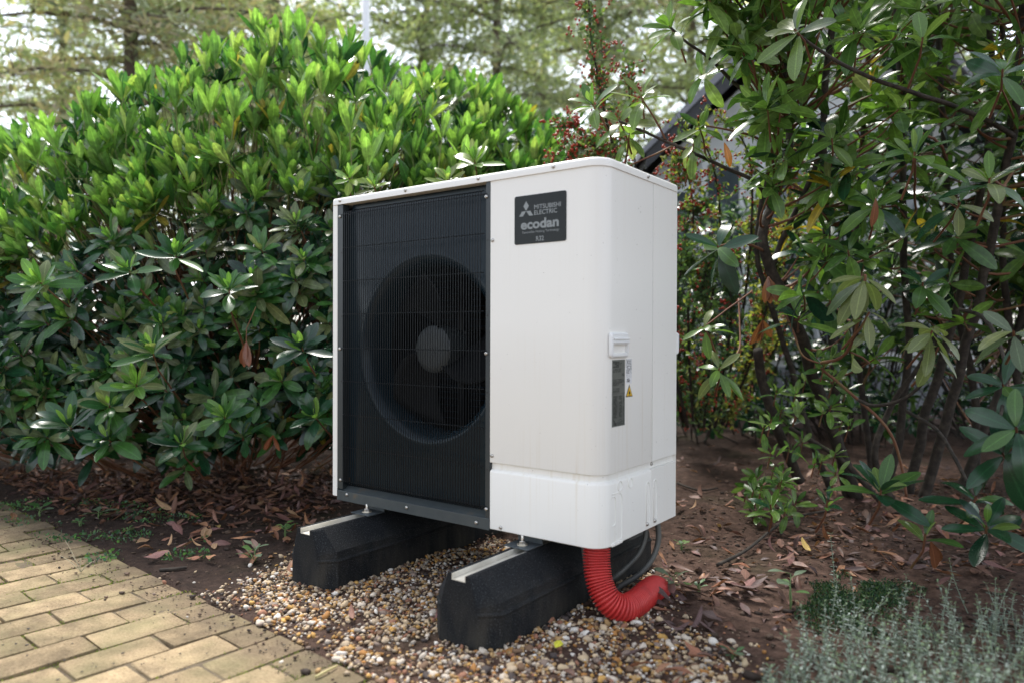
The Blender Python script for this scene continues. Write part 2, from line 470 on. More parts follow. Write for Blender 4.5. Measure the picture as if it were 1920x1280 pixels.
JOINT = noisy("joint_sand_and_moss", [(0.34, (0.050, 0.035, 0.022)), (0.50, (0.125, 0.095, 0.060)), (0.60, (0.16, 0.125, 0.075)), (0.68, (0.13, 0.15, 0.04))], 7, 0.95, 0.8, 160, detail=9)

def stone_mat():
    m, nt, n, l, b = new_mat("river_gravel")
    at_ = n.new("ShaderNodeAttribute"); at_.attribute_name = "tint"
    tc = n.new("ShaderNodeTexCoord")
    nz = n.new("ShaderNodeTexNoise"); nz.inputs["Scale"].default_value = 160; nz.inputs["Detail"].default_value = 5
    l.new(tc.outputs["Object"], nz.inputs["Vector"])
    mr = n.new("ShaderNodeMapRange"); mr.inputs["From Min"].default_value = .25; mr.inputs["From Max"].default_value = .75
    mr.inputs["To Min"].default_value = .6; mr.inputs["To Max"].default_value = 1.3; l.new(nz.outputs["Fac"], mr.inputs[0])
    s = n.new("ShaderNodeVectorMath"); s.operation = 'SCALE'
    l.new(at_.outputs["Color"], s.inputs[0]); l.new(mr.outputs[0], s.inputs["Scale"])
    l.new(s.outputs[0], b.inputs["Base Color"])
    b.inputs["Roughness"].default_value = 0.72
    b.inputs["Specular IOR Level"].default_value = 0.25
    return m
STONE = stone_mat()

# ------------------------------------------------------------------ leaves
def leaf_shape(n=6, width=0.30, droop=0.25, fold=0.18, wave=0.0, tip=0.75, seed=0):
    """unit leaf along +Y, upper side +Z; returns verts (N,3), faces, across-coordinate"""
    v, a = [], []
    rr = random.Random(seed)
    ss = {2: (0, .5, 1), 3: (0, .35, .75, 1)}.get(n) or [0, .12, .30, .50, .70, .87, .96, 1][:8]
    n = len(ss) - 1
    for s in ss:
        w = width * 0.5 * max(0.05, math.sin(math.pi * s ** (1.0 / tip)) if 0 < s < 1 else 0) ** 0.62
        if s == 0: w = width * .06
        if s == 1: w = width * .05
        y = s
        ang = droop * s
        yy = math.sin(ang) / droop if abs(droop) > 1e-3 else s
        zz = -(1 - math.cos(ang)) / droop if abs(droop) > 1e-3 else 0
        wv = wave * math.sin(6 * s + seed)
        for k in (-1, 0, 1):
            v.append((k * w * math.cos(fold), yy, zz + abs(k) * w * math.sin(fold) + k * wv * w))
            a.append(abs(k))
    f = []
    for i in range(n):
        for k in range(2):
            f.append((i * 3 + k, i * 3 + k + 1, (i + 1) * 3 + k + 1, (i + 1) * 3 + k))
    return np.array(v), f, np.array(a, float)

class LeafBank:
    """collects leaves; the chosen ones become objects of their own, the rest one joined mesh"""
    def __init__(self, shapes, palette, mat):
        self.shapes, self.palette, self.mat = shapes, palette, mat
        self.items = []           # (pos, X, Y, Z, length, shape, tint, score)
        self.cache = {}
    def add(self, pos, d, nup, length, tint, shape=None, score=1e9):
        d = nrm(d)
        nup = nrm(np.asarray(nup) - d * np.dot(nup, d))
        x = np.cross(d, nup)
        self.items.append((np.asarray(pos, float), x, d, nup, length, shape if shape is not None else int(rng.integers(len(self.shapes))), tint, score))
    def mesh_for(self, shape, tint, name):
        key = (shape, tint)
        if key not in self.cache:
            v, f, a = self.shapes[shape]
            me = bpy.data.meshes.new(name)
            me.from_pydata(v.tolist(), [], f)
            col = np.ones((len(v), 4)); col[:, :3] = self.palette[tint]; col[:, 3] = a
            at_ = me.attributes.new("tint", 'FLOAT_COLOR', 'POINT'); at_.data.foreach_set("color", col.ravel())
            me.materials.append(self.mat); me.shade_smooth()
            self.cache[key] = me
        return self.cache[key]
    def finish(self, parent, n_parts=300, part="leaf", rest="foliage", rest_group=True):
        order = sorted(range(len(self.items)), key=lambda i: self.items[i][7])
        chosen, others = order[:n_parts], order[n_parts:]
        off = origin_of(parent)
        for i in chosen:
            p, x, y, z, L, s, t, _ = self.items[i]
            o = bpy.data.objects.new(part, self.mesh_for(s, t, part))
            COL.objects.link(o); o.parent = parent
            m = Matrix.Identity(4)
            for r_ in range(3):
                m[r_][0], m[r_][1], m[r_][2], m[r_][3] = x[r_] * L, y[r_] * L, z[r_] * L, p[r_] - off[r_]
            o.matrix_basis = m
        if others:
            o = joined(rest, [self.items[i] for i in others], self.shapes, self.palette, self.mat, off)
            o.parent = parent; o["kind"] = "stuff"

def joined(name, items, shapes, palette, mat, off=(0, 0, 0)):
    V, F, C = [], [], []
    base = 0
    by = {}
    for it in items: by.setdefault(it[5], []).append(it)
    for s, its in by.items():
        v, f, a = shapes[s]
        P = np.array([i[0] for i in its]) - np.array(off)
        X = np.array([i[1] for i in its]); Y = np.array([i[2] for i in its]); Z = np.array([i[3] for i in its])
        L = np.array([i[4] for i in its])[:, None, None]
        W = P[:, None, :] + L * (v[None, :, 0:1] * X[:, None] + v[None, :, 1:2] * Y[:, None] + v[None, :, 2:3] * Z[:, None])
        V.append(W.reshape(-1, 3))
        nf = np.array(f)
        F.append((nf[None] + (base + np.arange(len(its)) * len(v))[:, None, None]).reshape(-1, nf.shape[1]))
        c = np.ones((len(its), len(v), 4))
        c[:, :, :3] = np.array([palette[i[6]] for i in its])[:, None, :] * rng.uniform(.8, 1.2, (len(its), 1, 1))
        c[:, :, 3] = a[None]
        C.append(c.reshape(-1, 4))
        base += len(its) * len(v)
    return mesh_np(name, np.concatenate(V), np.concatenate(F), np.concatenate(C), mat)

def mesh_np(name, V, F, C=None, mat=None, smooth=True):
    me = bpy.data.meshes.new(name)
    k = F.shape[1]
    me.vertices.add(len(V)); me.vertices.foreach_set("co", V.astype(np.float32).ravel())
    me.loops.add(F.size); me.loops.foreach_set("vertex_index", F.astype(np.int32).ravel())
    me.polygons.add(len(F)); me.polygons.foreach_set("loop_start", np.arange(0, F.size, k, dtype=np.int32))
    me.update(calc_edges=True)
    if C is not None:
        at_ = me.attributes.new("tint", 'FLOAT_COLOR', 'POINT'); at_.data.foreach_set("color", C.astype(np.float32).ravel())
    if mat: me.materials.append(mat)
    if smooth: me.shade_smooth()
    o = bpy.data.objects.new(name, me)
    COL.objects.link(o)
    return o

def rosette(bank, c, axis, n, length, phi0, phi1, tints, score=1e9, start=0.0, jitter=0.12, shapes=None):
    """a whorl of leaves round axis; phi is the angle between leaf and axis, inner to outer"""
    axis = nrm(axis)
    a = nrm(np.cross(axis, [0.31, 0.87, 0.12])); b = np.cross(axis, a)
    w0 = rng.uniform(0, 6.28)
    for k in range(n):
        s = k / max(1, n - 1)
        phi = phi0 + (phi1 - phi0) * s + rng.normal(0, 0.10)
        w = w0 + k * 2.39996 + rng.normal(0, 0.15)
        rad = a * math.cos(w) + b * math.sin(w)
        d = axis * math.cos(phi) + rad * math.sin(phi)
        nup = axis * math.sin(phi) - rad * math.cos(phi)
        nup = nup + rng.normal(0, jitter, 3)
        L = length * (0.72 + 0.38 * s) * rng.uniform(0.86, 1.12)
        pos = np.asarray(c) - axis * (0.028 * s) + rad * 0.006
        t = tints[int(rng.integers(len(tints)))]
        bank.add(pos, d, nup, L, t, None if shapes is None else shapes[int(rng.integers(len(shapes)))], score)

def bez(p0, p1, p2, n=6):
    p0, p1, p2 = map(np.asarray, (p0, p1, p2))
    return [(1 - s) ** 2 * p0 + 2 * s * (1 - s) * p1 + s * s * p2 for s in np.linspace(0, 1, n)]

def smooth_path(pts, n=4):
    pts = [np.asarray(p, float) for p in pts]
    out = []
    for i in range(len(pts) - 1):
        a, b, c, d = pts[max(i - 1, 0)], pts[i], pts[i + 1], pts[min(i + 2, len(pts) - 1)]
        for k in range(n):
            s = k / n
            out.append(0.5 * (2 * b + (c - a) * s + (2 * a - 5 * b + 4 * c - d) * s * s + (3 * b - a - 3 * c + d) * s ** 3))
    out.append(pts[-1])
    return out

# ------------------------------------------------------------------ ground
EDGE0, EDGE_DIR = np.array([0.0, -0.488]), nrm([math.cos(R(-3.9)), math.sin(R(-3.9))])
EDGE_IN = np.array([EDGE_DIR[1], -EDGE_DIR[0]])            # away from the bed, into the paving
def edge_dist(x, y):
    """distance from the paving edge, positive on the paving"""
    return (x - EDGE0[0]) * EDGE_IN[0] + (y - EDGE0[1]) * EDGE_IN[1]

def in_poly(x, y, poly):
    c = False
    j = len(poly) - 1
    for i in range(len(poly)):
        xi, yi = poly[i]; xj, yj = poly[j]
        if (yi > y) != (yj > y) and x < (xj - xi) * (y - yi) / (yj - yi) + xi: c = not c
        j = i
    return c

GRAVEL_POLY = [tuple(ground(px, py)[:2]) for px, py in ((415, 1112), (520, 1065), (600, 1035))] + [(0.10, 0.45), (0.95, 0.55), (1.06, 0.30)] + \
              [tuple(ground(px, py)[:2]) for px, py in ((1215, 1165), (1290, 1180), (1370, 1215), (1425, 1290), (1420, 1400), (640, 1400), (640, 1262), (560, 1215))]

def soil_h(x, y):
    d = edge_dist(x, y)
    h = 0.020 * mnoise.noise(Vector((x * 2.1, y * 2.1, 3.0))) + 0.012 * mnoise.noise(Vector((x * 7, y * 7, 1.0))) + 0.007 * mnoise.noise(Vector((x * 21, y * 21, 5.0)))
    h *= min(1.0, max(0.25, (y + 0.3) / 0.8))
    h += 0.0035 * mnoise.noise(Vector((x * 55, y * 55, 9.0)))
    if d > -0.02:
        h = h * 0.3 - 0.045 * min(1.0, (d + 0.02) / 0.07) + 0.004
    if x > 1.2 and y > 0.4:
        h += 0.05 * min(1.0, (x - 1.2)) * min(1.0, (y - 0.4))
    return h

def axis_coords(lo, hi, step, far):
    a = list(np.arange(lo, hi + 1e-6, step))
    s, x = step, hi
    while x < far:
        s *= 1.5; x += s; a.append(x)
    s, x = step, lo
    while x > -far:
        s *= 1.5; x -= s; a.insert(0, x)
    return np.array(a)
gx, gy = axis_coords(-2.6, 2.6, 0.022, 120), axis_coords(-0.75, 3.0, 0.022, 120)
GV = np.zeros((len(gy), len(gx), 3))
for j, y in enumerate(gy):
    for i, x in enumerate(gx):
        near = -4 < x < 4 and -3 < y < 5
        GV[j, i] = (x, y, soil_h(x, y) if near else (-0.03 if edge_dist(x, y) > 0 else 0.0))
nj, ni = len(gy), len(gx)
idx = np.arange(nj * ni).reshape(nj, ni)
GF = np.stack([idx[:-1, :-1], idx[:-1, 1:], idx[1:, 1:], idx[1:, :-1]], -1).reshape(-1, 4)
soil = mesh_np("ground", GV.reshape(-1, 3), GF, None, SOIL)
tag(soil, "dark brown bare soil of the planting bed", "soil", kind="structure")

# paving: bricks laid in running bond at right angles to the edge of the bed
paving = empty("paving", (0, 0, 0))
tag(paving, "yellow clay brick paving in running bond with mossy joints", "paving", kind="structure")
BW, BL, BH, JT = 0.1215, 0.215, 0.06, 0.0065
BOFF = 0.110
def brick_mesh(L, seed):
    bm = bmesh.new()
    bmesh.ops.create_cube(bm, size=1)
    for v in bm.verts: v.co = Vector((v.co.x * (BW - JT), v.co.y * (L - JT), v.co.z * BH))
    bmesh.ops.bevel(bm, geom=bm.edges[:], offset=0.0062, segments=2, affect='EDGES', profile=0.6)
    for v in bm.verts:
        v.co += Vector((mnoise.noise(v.co * 40 + Vector((seed, 0, 0))), mnoise.noise(v.co * 40 + Vector((0, seed, 9))), 0.6 * mnoise.noise(v.co * 25 + Vector((5, 0, seed))))) * 0.0034
    me = bpy.data.meshes.new("brick"); bm.to_mesh(me); bm.free()
    me.materials.append(BRICK); me.shade_smooth()
    me.set_sharp_from_angle(angle=R(50))
    return me
full = [brick_mesh(BL, k) for k in range(5)]
half = [brick_mesh(BL * 0.5, 20 + k) for k in range(3)]
bricks = []
EANG = math.atan2(EDGE_DIR[1], EDGE_DIR[0])
for k in range(-22, 11):
    s = 0.0
    first = k % 2 == 0
    shift = random.uniform(-.006, .006)
    while s < 1.35:
        L = BL * 0.5 if (first and s == 0) else BL
        p = EDGE0 + EDGE_DIR * (k * BW + BOFF) + EDGE_IN * (s + L / 2 + shift)
        bricks.append((p, L))
        s += L
bricks.sort(key=lambda q: np.hypot(q[0][0] - 0.15, q[0][1] + 0.85) - (0.35 if edge_dist(*q[0]) < .3 else 0))
for p, L in bricks[:300]:
    o = bpy.data.objects.new("brick", random.choice(full if L > 0.15 else half))
    COL.objects.link(o); o.parent = paving
    z = -BH / 2 + 0.006 + random.uniform(-.0035, .003) - 0.006 * max(0, 0.12 - edge_dist(*p)) / 0.12
    o.location = (p[0], p[1], z)
    o.rotation_euler = (random.gauss(0, .012), random.gauss(0, .008), EANG + random.gauss(0, .009) + (math.pi if random.random() < .5 else 0))
rest = MB()
for p, L in bricks[300:]:
    c, s = math.cos(EANG), math.sin(EANG)
    pts = [(a * (BW - JT) / 2, b * (L - JT) / 2) for a, b in ((-1, -1), (1, -1), (1, 1), (-1, 1))]
    q = [(p[0] + a * c - b * s, p[1] + a * s + b * c) for a, b in pts]
    rest.add([(x, y, -.05) for x, y in q] + [(x, y, .005) for x, y in q], [(4, 5, 6, 7), (0, 1, 5, 4), (1, 2, 6, 5), (2, 3, 7, 6), (3, 0, 4, 7)])
ro = rest.build("farther_bricks", BRICK, paving); ro["kind"] = "stuff"
jm = MB()
c0, c1 = EDGE0 - EDGE_DIR * 2.9 + EDGE_IN * 0.0, EDGE0 + EDGE_DIR * 1.75
q = [c0 + EDGE_IN * 0.02, c1 + EDGE_IN * 0.02, c1 + EDGE_IN * 1.5, c0 + EDGE_IN * 1.5]
NJ = 60
vs_, fs_ = [], []
for j in range(NJ + 1):
    for i in range(4 * NJ + 1):
        s, t = i / (4 * NJ), j / NJ
        p = q[0] * (1 - s) * (1 - t) + q[1] * s * (1 - t) + q[2] * s * t + q[3] * (1 - s) * t
        vs_.append((p[0], p[1], -0.0010 + 0.005 * mnoise.noise(Vector((p[0] * 14, p[1] * 14, 2)))))
        if i < 4 * NJ and j < NJ:
            a = j * (4 * NJ + 1) + i
            fs_.append((a, a + 1, a + 4 * NJ + 2, a + 4 * NJ + 1))
jm.add(vs_, fs_)
jm.build("joint_filling", JOINT, paving, smooth=180)

# moss growing along the joints, thickest where the bed begins
tuft_shapes = [leaf_shape(2, 0.5, 0.3, 0.1, seed=s) for s in range(2)]
moss_pal = [(0.12, 0.16, 0.03), (0.17, 0.21, 0.045), (0.09, 0.12, 0.03), (0.20, 0.20, 0.06)]
moss_items = []
for _ in range(24000):
    k = random.randint(-20, 10)
    s = random.uniform(0.0, 1.1)
    if random.random() < 0.7:                       # long joints
        e = k * BW + BOFF + BW / 2 + random.gauss(0, .004)
    else:                                           # cross joints
        e = k * BW + BOFF + random.uniform(-.5, .5) * BW
        m_ = random.randint(0, 5)
        s = (BL * 0.5 if k % 2 == 0 else 0) + m_ * BL + random.gauss(0, .005)
    p = EDGE0 + EDGE_DIR * e + EDGE_IN * s
    dens = mnoise.noise(Vector((p[0] * 6, p[1] * 6, 4))) + 0.5 * mnoise.noise(Vector((p[0] * 22, p[1] * 22, 8)))
    far_left = max(0, (-0.5 - p[0])) * 0.5
    if dens + far_left < 0.0 + random.uniform(0, .2): continue
    d = nrm([random.gauss(0, .6), random.gauss(0, .6), 1])
    moss_items.append((np.array([p[0], p[1], 0.0]), nrm(np.cross(d, [1, .2, 0])), d, nrm(np.cross(nrm(np.cross(d, [1, .2, 0])), d)), random.uniform(.003, .0075), random.randint(0, 1), random.randint(0, 3)))
mo = joined("joint_moss", moss_items, tuft_shapes, moss_pal, LEAF_SMALL)
mo.parent = paving; mo["kind"] = "stuff"

# gravel
gravel = empty("gravel_bed", (0.8, -0.2, 0))
tag(gravel, "bed of mixed tan and white river gravel round the rubber feet", "gravel", kind="structure")
STONE_PAL = [(0.40, 0.25, 0.11), (0.48, 0.37, 0.25), (0.56, 0.48, 0.39), (0.38, 0.18, 0.055), (0.19, 0.115, 0.07), (0.52, 0.30, 0.09), (0.23, 0.17, 0.135), (0.07, 0.055, 0.05), (0.54, 0.41, 0.26), (0.70, 0.65, 0.58), (0.30, 0.145, 0.09)]
STONE_W = np.array([2.6, 3.4, 3, 1.4, 2.2, 1.3, 2.2, 1.3, 3, 1.3, 1.6]); STONE_W /= STONE_W.sum()
def pebble(seed, sub=2):
    bm = bmesh.new()
    bmesh.ops.create_icosphere(bm, subdivisions=sub, radius=0.5)
    o = Vector((seed * 3.1, seed * 1.7, seed))
    for v in bm.verts:
        v.co = v.co * (1 + 0.55 * mnoise.noise(v.co * 2.4 + o))
        v.co.x *= 1.25; v.co.z *= 0.68
    V = np.array([v.co[:] for v in bm.verts]); F = np.array([[v.index for v in f.verts] for f in bm.faces])
    bm.free()
    return V, F
PEB = [pebble(k, 2) for k in range(6)]
PEBLO = [pebble(k, 1) for k in range(10)]
stones = []
gxs = [p[0] for p in GRAVEL_POLY]; gys = [p[1] for p in GRAVEL_POLY]
while len(stones) < 14500:
    x, y = random.uniform(min(gxs) - .15, max(gxs) + .12), random.uniform(max(min(gys), -.9) - .05, max(gys))
    j = 0.05
    if not in_poly(x + random.gauss(0, j), y + random.gauss(0, j), GRAVEL_POLY): continue
    if edge_dist(x, y) > -0.004 + abs(random.gauss(0, .009)): continue
    if mnoise.noise(Vector((x * 9, y * 9, 7))) < -0.28 and random.random() < .75: continue
    size = min(0.021, 0.0082 * math.exp(random.gauss(0, 0.42)))
    z = soil_h(x, y) + size * 0.10 + random.uniform(-.002, .005)
    if edge_dist(x, y) > -0.01: z = max(z, 0.008)
    stones.append((x, y, z, size))
for _ in range(60):                                    # strays on the bricks and the soil
    x, y = random.uniform(-.4, 1.3), random.uniform(-.65, .2)
    stones.append((x, y, max(soil_h(x, y), 0.008) + .003, random.uniform(.006, .015)))
def vis(x, y):                                          # apparent size in the photo
    return 1.0 / max(0.3, (np.array([x, y, 0]) - CAM) @ fw)
stones.sort(key=lambda s: -s[3] * vis(s[0], s[1]) * (1 if s[1] < 0.05 or s[0] > 0.98 else 0.2))
pmesh = {}
for x, y, z, size in stones[:300]:
    k, t = random.randrange(len(PEB)), int(rng.choice(len(STONE_PAL), p=STONE_W))
    if (k, t) not in pmesh:
        V, F = PEB[k]
        me = bpy.data.meshes.new("stone"); me.from_pydata(V.tolist(), [], F.tolist())
        a_ = me.attributes.new("tint", 'FLOAT_COLOR', 'POINT'); a_.data.foreach_set("color", np.tile((*STONE_PAL[t], 1), len(V)))
        me.materials.append(STONE); me.shade_smooth(); pmesh[(k, t)] = me
    o = bpy.data.objects.new("stone", pmesh[(k, t)]); COL.objects.link(o); o.parent = gravel
    o.location = (x - .8, y + .2, z); o.scale = (size,) * 3
    o.rotation_euler = (random.gauss(0, .35), random.gauss(0, .35), random.uniform(0, 6.28))
V_, F_, C_ = [], [], []
base = 0
for x, y, z, size in stones[300:]:
    V, F = PEBLO[random.randrange(len(PEBLO))]
    a, b_, c_ = random.gauss(0, .4), random.gauss(0, .4), random.uniform(0, 6.28)
    rm = np.array((Matrix.Rotation(c_, 3, 'Z') @ Matrix.Rotation(a, 3, 'X') @ Matrix.Rotation(b_, 3, 'Y')))
    V_.append(V @ rm.T * size + np.array([x - .8, y + .2, z])); F_.append(F + base); base += len(V)
    t = int(rng.choice(len(STONE_PAL), p=STONE_W))
    C_.append(np.tile(np.array((*STONE_PAL[t], 1)) * np.array([*[random.uniform(.8, 1.15)] * 3, 1]), (len(V), 1)))
go = mesh_np("gravel", np.concatenate(V_), np.concatenate(F_), np.concatenate(C_), STONE)
go.parent = gravel; go["kind"] = "stuff"

# crumbs of soil
V_, F_, C_ = [], [], []
base = 0
for _ in range(5900):
    q_ = random.random()
    x, y = (random.uniform(-2.2, 0.4), random.uniform(-.5, .9)) if q_ < .42 else ((random.uniform(.7, 2.0), random.uniform(-.05, 2.6)) if q_ < .90 else (random.uniform(-1.4, .9), -.5 - abs(random.gauss(0, .07))))
    if edge_dist(x, y) > 0.22: continue
    on = edge_dist(x, y) > -.01
    size = (0.007 if not on else .0038) * math.exp(random.gauss(0, .5))
    V, F = PEBLO[random.randrange(10)]
    V_.append(V * size * np.array([random.uniform(.7, 1.3), random.uniform(.7, 1.3), 1]) + np.array([x, y, max(soil_h(x, y), .0065 if on else -1) + size * .15])); F_.append(F + base); base += len(V)
    c = random.choice([(0.06, 0.04, 0.028), (0.10, 0.066, 0.046), (0.035, 0.024, 0.018), (0.15, 0.10, 0.07)])
    C_.append(np.tile((*c, 1), (len(V), 1)))
crumb = mesh_np("soil_crumbs", np.concatenate(V_), np.concatenate(F_), np.concatenate(C_), STONE)
tag(crumb, "crumbs and clods of brown soil strewn over the bed", "soil", kind="stuff")

# ------------------------------------------------------------------ heat pump
ZB = 0.205
unit = empty("heat_pump", (0, 0, ZB))
tag(unit, "white and charcoal outdoor heat pump with wire fan grille, standing on two black rubber feet", "heat pump")
W_, D_, H_ = 1.05, 0.462, 1.02
CR = 0.050

def plan(x0, r, y1, n=10):
    p = [(x0, 0.0)] + [(x0 + (W_ - r - x0) * s, 0.0) for s in (0.35, 0.7)]
    for k in range(n + 1):
        a = -math.pi / 2 + (math.pi / 2) * k / n
        p.append((W_ - r + r * math.cos(a), r + r * math.sin(a)))
    p += [(W_, r + (y1 - r) * s) for s in (0.5, 1.0)]
    return p

def sweep(path, prof):
    """prof: (outward offset, z)"""
    nrmls = []
    n = len(path)
    for i in range(n):
        a, b = path[max(i - 1, 0)], path[min(i + 1, n - 1)]
        t = nrm([b[0] - a[0], b[1] - a[1]])
        nrmls.append((t[1], -t[0]))
    m = MB()
    vs, fs = [], []
    for o_, z in prof:
        for (x, y), (nx, ny) in zip(path, nrmls): vs.append((x + nx * o_, y + ny * o_, z))
    for j in range(len(prof) - 1):
        for i in range(n - 1):
            fs.append((j * n + i, j * n + i + 1, (j + 1) * n + i + 1, (j + 1) * n + i))
    return m.add(vs, fs)

SEAM, YS = 0.6835, 0.293
# upper front panel wraps round the right front corner
sweep(plan(SEAM, CR, YS), [(-.016, .1925), (-.0035, .1915), (-.001, .1925), (0, .195), (0, .6), (0, .9975)]).build("front_panel", WHITE, unit, smooth=40)
sweep(plan(SEAM + .0005, CR, YS), [(-.02, .0005), (-.002, .0005), (0, .0025), (0, .164), (-.0012, .168), (-.008, .1725), (-.0095, .174), (-.0098, .1925)]).build("lower_front_panel", WHITE, unit, smooth=40)
# rear half of the right side, standing a hair outside the front panel
rp = MB()
def slab(m, x, y0, y1, z0, z1, th=0.0015):
    return m.box(x - th, x, y0, y1, z0, z1)
slab(rp, W_ + .0008, YS + .0012, D_, .1935, .9975)
rp.build("side_panel", WHITE, unit, bevel=.0006)
rp = MB(); slab(rp, W_ + .0004, YS - .004, D_, .002, .171)
slab(rp, W_ - .0097, YS - .004, D_, .171, .1935)
rp.box(W_ - .0112, W_ - .0012, YS - .004, D_, .1688, .1708)
rp.box(W_ - .0112, W_ - .0010, YS - .004, D_, .1936, .1950)
rp.build("lower_side_panel", WHITE, unit, bevel=.0006)
# left side and its front return
lp = MB()
lp.box(0, .0015, 0, D_, .008, .9975); lp.box(0.0, .0225, -.0005, .0012, .008, .9975)
lp.build("side_panel", WHITE, unit, bevel=.0005)
# back: frame only, the coil shows between
MB().box(.70, W_, D_ - .0015, D_ + .0005, .002, .9975).build("back_panel", WHITE, unit)
MB().box(0, .03, D_ - .0015, D_ + .0005, .008, .9975).build("back_post", WHITE, unit)

# lid
def round_rect(x0, x1, y0, y1, rs, n=8):
    pts = []
    for (cx_, cy_, a0), r_ in zip(((x0, y0, 180), (x1, y0, 270), (x1, y1, 0), (x0, y1, 90)), rs):
        sx, sy = (1 if cx_ == x0 else -1), (1 if cy_ == y0 else -1)
        ox, oy = cx_ + sx * r_, cy_ + sy * r_
        for k in range(n + 1):
            a = R(a0 + 90 * k / n)
            pts.append((ox + r_ * math.cos(a), oy + r_ * math.sin(a)))
    return pts
lid = MB()
LP = [(.0, .9965), (.0, 1.0100), (-.0012, 1.0150), (-.0045, 1.0185), (-.010, 1.0200), (-.06, 1.0206)]
vs, fs = [], []
N_ = None
for off, z in LP:
    pr = round_rect(-.003 - off, W_ + .0035 + off, -.0045 - off, D_ + .004 + off, (max(.004, .012 + off), max(.004, CR + .004 + off), max(.004, .012 + off), max(.004, .012 + off)))
    N_ = len(pr)
    vs += [(x, y, z) for x, y in pr]
for j in range(len(LP) - 1):
    for i in range(N_):
        fs.append((j * N_ + i, j * N_ + (i + 1) % N_, (j + 1) * N_ + (i + 1) % N_, (j + 1) * N_ + i))
fs.append(tuple((len(LP) - 1) * N_ + i for i in range(N_)))
fs.append(tuple(reversed(range(N_))))
lid.add(vs, fs).build("lid", WHITE, unit, smooth=40)

# dark front: frame strips, fan shroud with bell mouth, base rail
MB().box(.0225, .049, .0005, .030, .034, .9965).build("frame_strip", DARK, unit, bevel=.0015)
MB().box(.6655, .683, .0004, .030, .024, .9965).build("frame_strip", DARK, unit, bevel=.0015)
br = MB()
br.box(.0235, .6832, -.0025, .004, -.004, .030)
br.add([(.0235, .004, .030), (.6832, .004, .030), (.6832, .030, .046), (.0235, .030, .046), (.0235, .030, -.002), (.6832, .030, -.002), (.0235, .004, -.002), (.6832, .004, -.002)],
       [(0, 1, 2, 3), (0, 3, 4, 6), (1, 7, 5, 2), (4, 5, 7, 6), (3, 2, 5, 4)])
br.build("base_rail", DARKFRAME, unit, bevel=.0012)

FC, FR, YP = (0.408, 0.512), 0.281, 0.030      # fan centre, mouth radius, depth of the shroud
def shroud():
    m = MB()
    n = 72
    x0, x1, z0, z1 = .045, .684, .03, .9965
    rings = [(FR + .030, YP), (FR + .022, YP - .0030), (FR + .010, YP - .0045), (FR, YP + .001), (FR - .012, YP + .014), (FR - .020, YP + .040), (FR - .021, YP + .10)]
    outer, vs, fs = [], [], []
    for k in range(n):
        w = 2 * math.pi * k / n
        c, s = math.cos(w), math.sin(w)
        # outward ray to the rectangle
        t = min(((x1 if c > 0 else x0) - FC[0]) / c if abs(c) > 1e-9 else 9, ((z1 if s > 0 else z0) - FC[1]) / s if abs(s) > 1e-9 else 9)
        t = max(t, 0.0)
        outer.append((FC[0] + c * t, YP, FC[1] + s * t))
    vs += outer
    for r_, y in rings:
        for k in range(n):
            w = 2 * math.pi * k / n
            c, s = math.cos(w), math.sin(w)
            o = outer[k]
            lim = math.hypot(o[0] - FC[0], o[2] - FC[1])
            rr_ = min(r_, lim)
            vs.append((FC[0] + c * rr_, y, FC[1] + s * rr_))
    for j in range(len(rings)):
        for k in range(n):
            fs.append((j * n + k, j * n + (k + 1) % n, (j + 1) * n + (k + 1) % n, (j + 1) * n + k))
    m.add(vs, fs)
    return m
shroud().build("fan_shroud", SHROUD, unit, smooth=50)
# cavity behind the fan
cv = MB()
cv.add([(.03, YP + .002, .03), (.70, YP + .002, .03), (.70, D_ - .03, .03), (.03, D_ - .03, .03), (.03, YP + .002, .985), (.70, YP + .002, .985), (.70, D_ - .03, .985), (.03, D_ - .03, .985)],
       [(0, 1, 2, 3), (4, 7, 6, 5), (1, 5, 6, 2)])
cv.box(.70, 1.03, .06, D_ - .02, .01, .98)
cv.build("inner_housing", FANBLK, unit)
# coil on the back and left: headers and rows of fins
cb = MB()
cb.box(.03, .70, D_ - .030, D_ - .010, .03, .985)
cb.box(.012, .030, .10, D_ - .010, .03, .985)
cb.build("coil_core", STEELDK, unit)
fm = MB(); fm.box(.035, .69, D_ - .036, D_ - .0305, -.0012, .0012)
fmesh = fm.mesh("coil_fin", COIL)
for k in range(38):
    o = bpy.data.objects.new("coil_fin", fmesh); link(o, unit); o.location = (0, 0, .05 + k * .0245)

# fan
fan = empty("fan_assembly", (0, 0, 0)); fan.parent = unit
fan_hub = MB().lathe([(.0, -.0040), (.050, -.0038), (.066, -.002), (.0735, .004), (.0745, .012), (.070, .090), (.0, .090)], (FC[0], .055, FC[1]), 'y', 48).build("fan_hub", HUB, unit, smooth=40)
bm_ = MB()
nb = 10
def blade_grid():
    vs, fs = [], []
    for i in range(nb + 1):
        r_ = .066 + (FR - .034 - .066) * i / nb
        span = 0.95 - 0.10 * i / nb
        for j in range(9):
            u_ = j / 8
            w = (u_ - .5) * span * (1 + .10 * math.sin(3 * i / nb)) + .55 * (i / nb) ** 1.4
            y = .075 + .085 * (u_ - .5) * (1 - .35 * i / nb) + .014 * math.sin(math.pi * u_)
            vs.append((r_ * math.cos(w), y, r_ * math.sin(w)))
    for i in range(nb):
        for j in range(8):
            a = i * 9 + j
            fs.append((a, a + 1, a + 10, a + 9))
    return vs, fs
bm_.add(*blade_grid())
bme = bm_.mesh("fan_blade", FANBLK, smooth=60)
for k in range(3):
    o = bpy.data.objects.new("fan_blade", bme); link(o, unit)
    so = o.modifiers.new("t", 'SOLIDIFY'); so.thickness = .004
    o.location = (FC[0], 0.02, FC[1]); o.rotation_euler = (0, R(25 + 120 * k), 0)
bpy.data.objects.remove(fan)
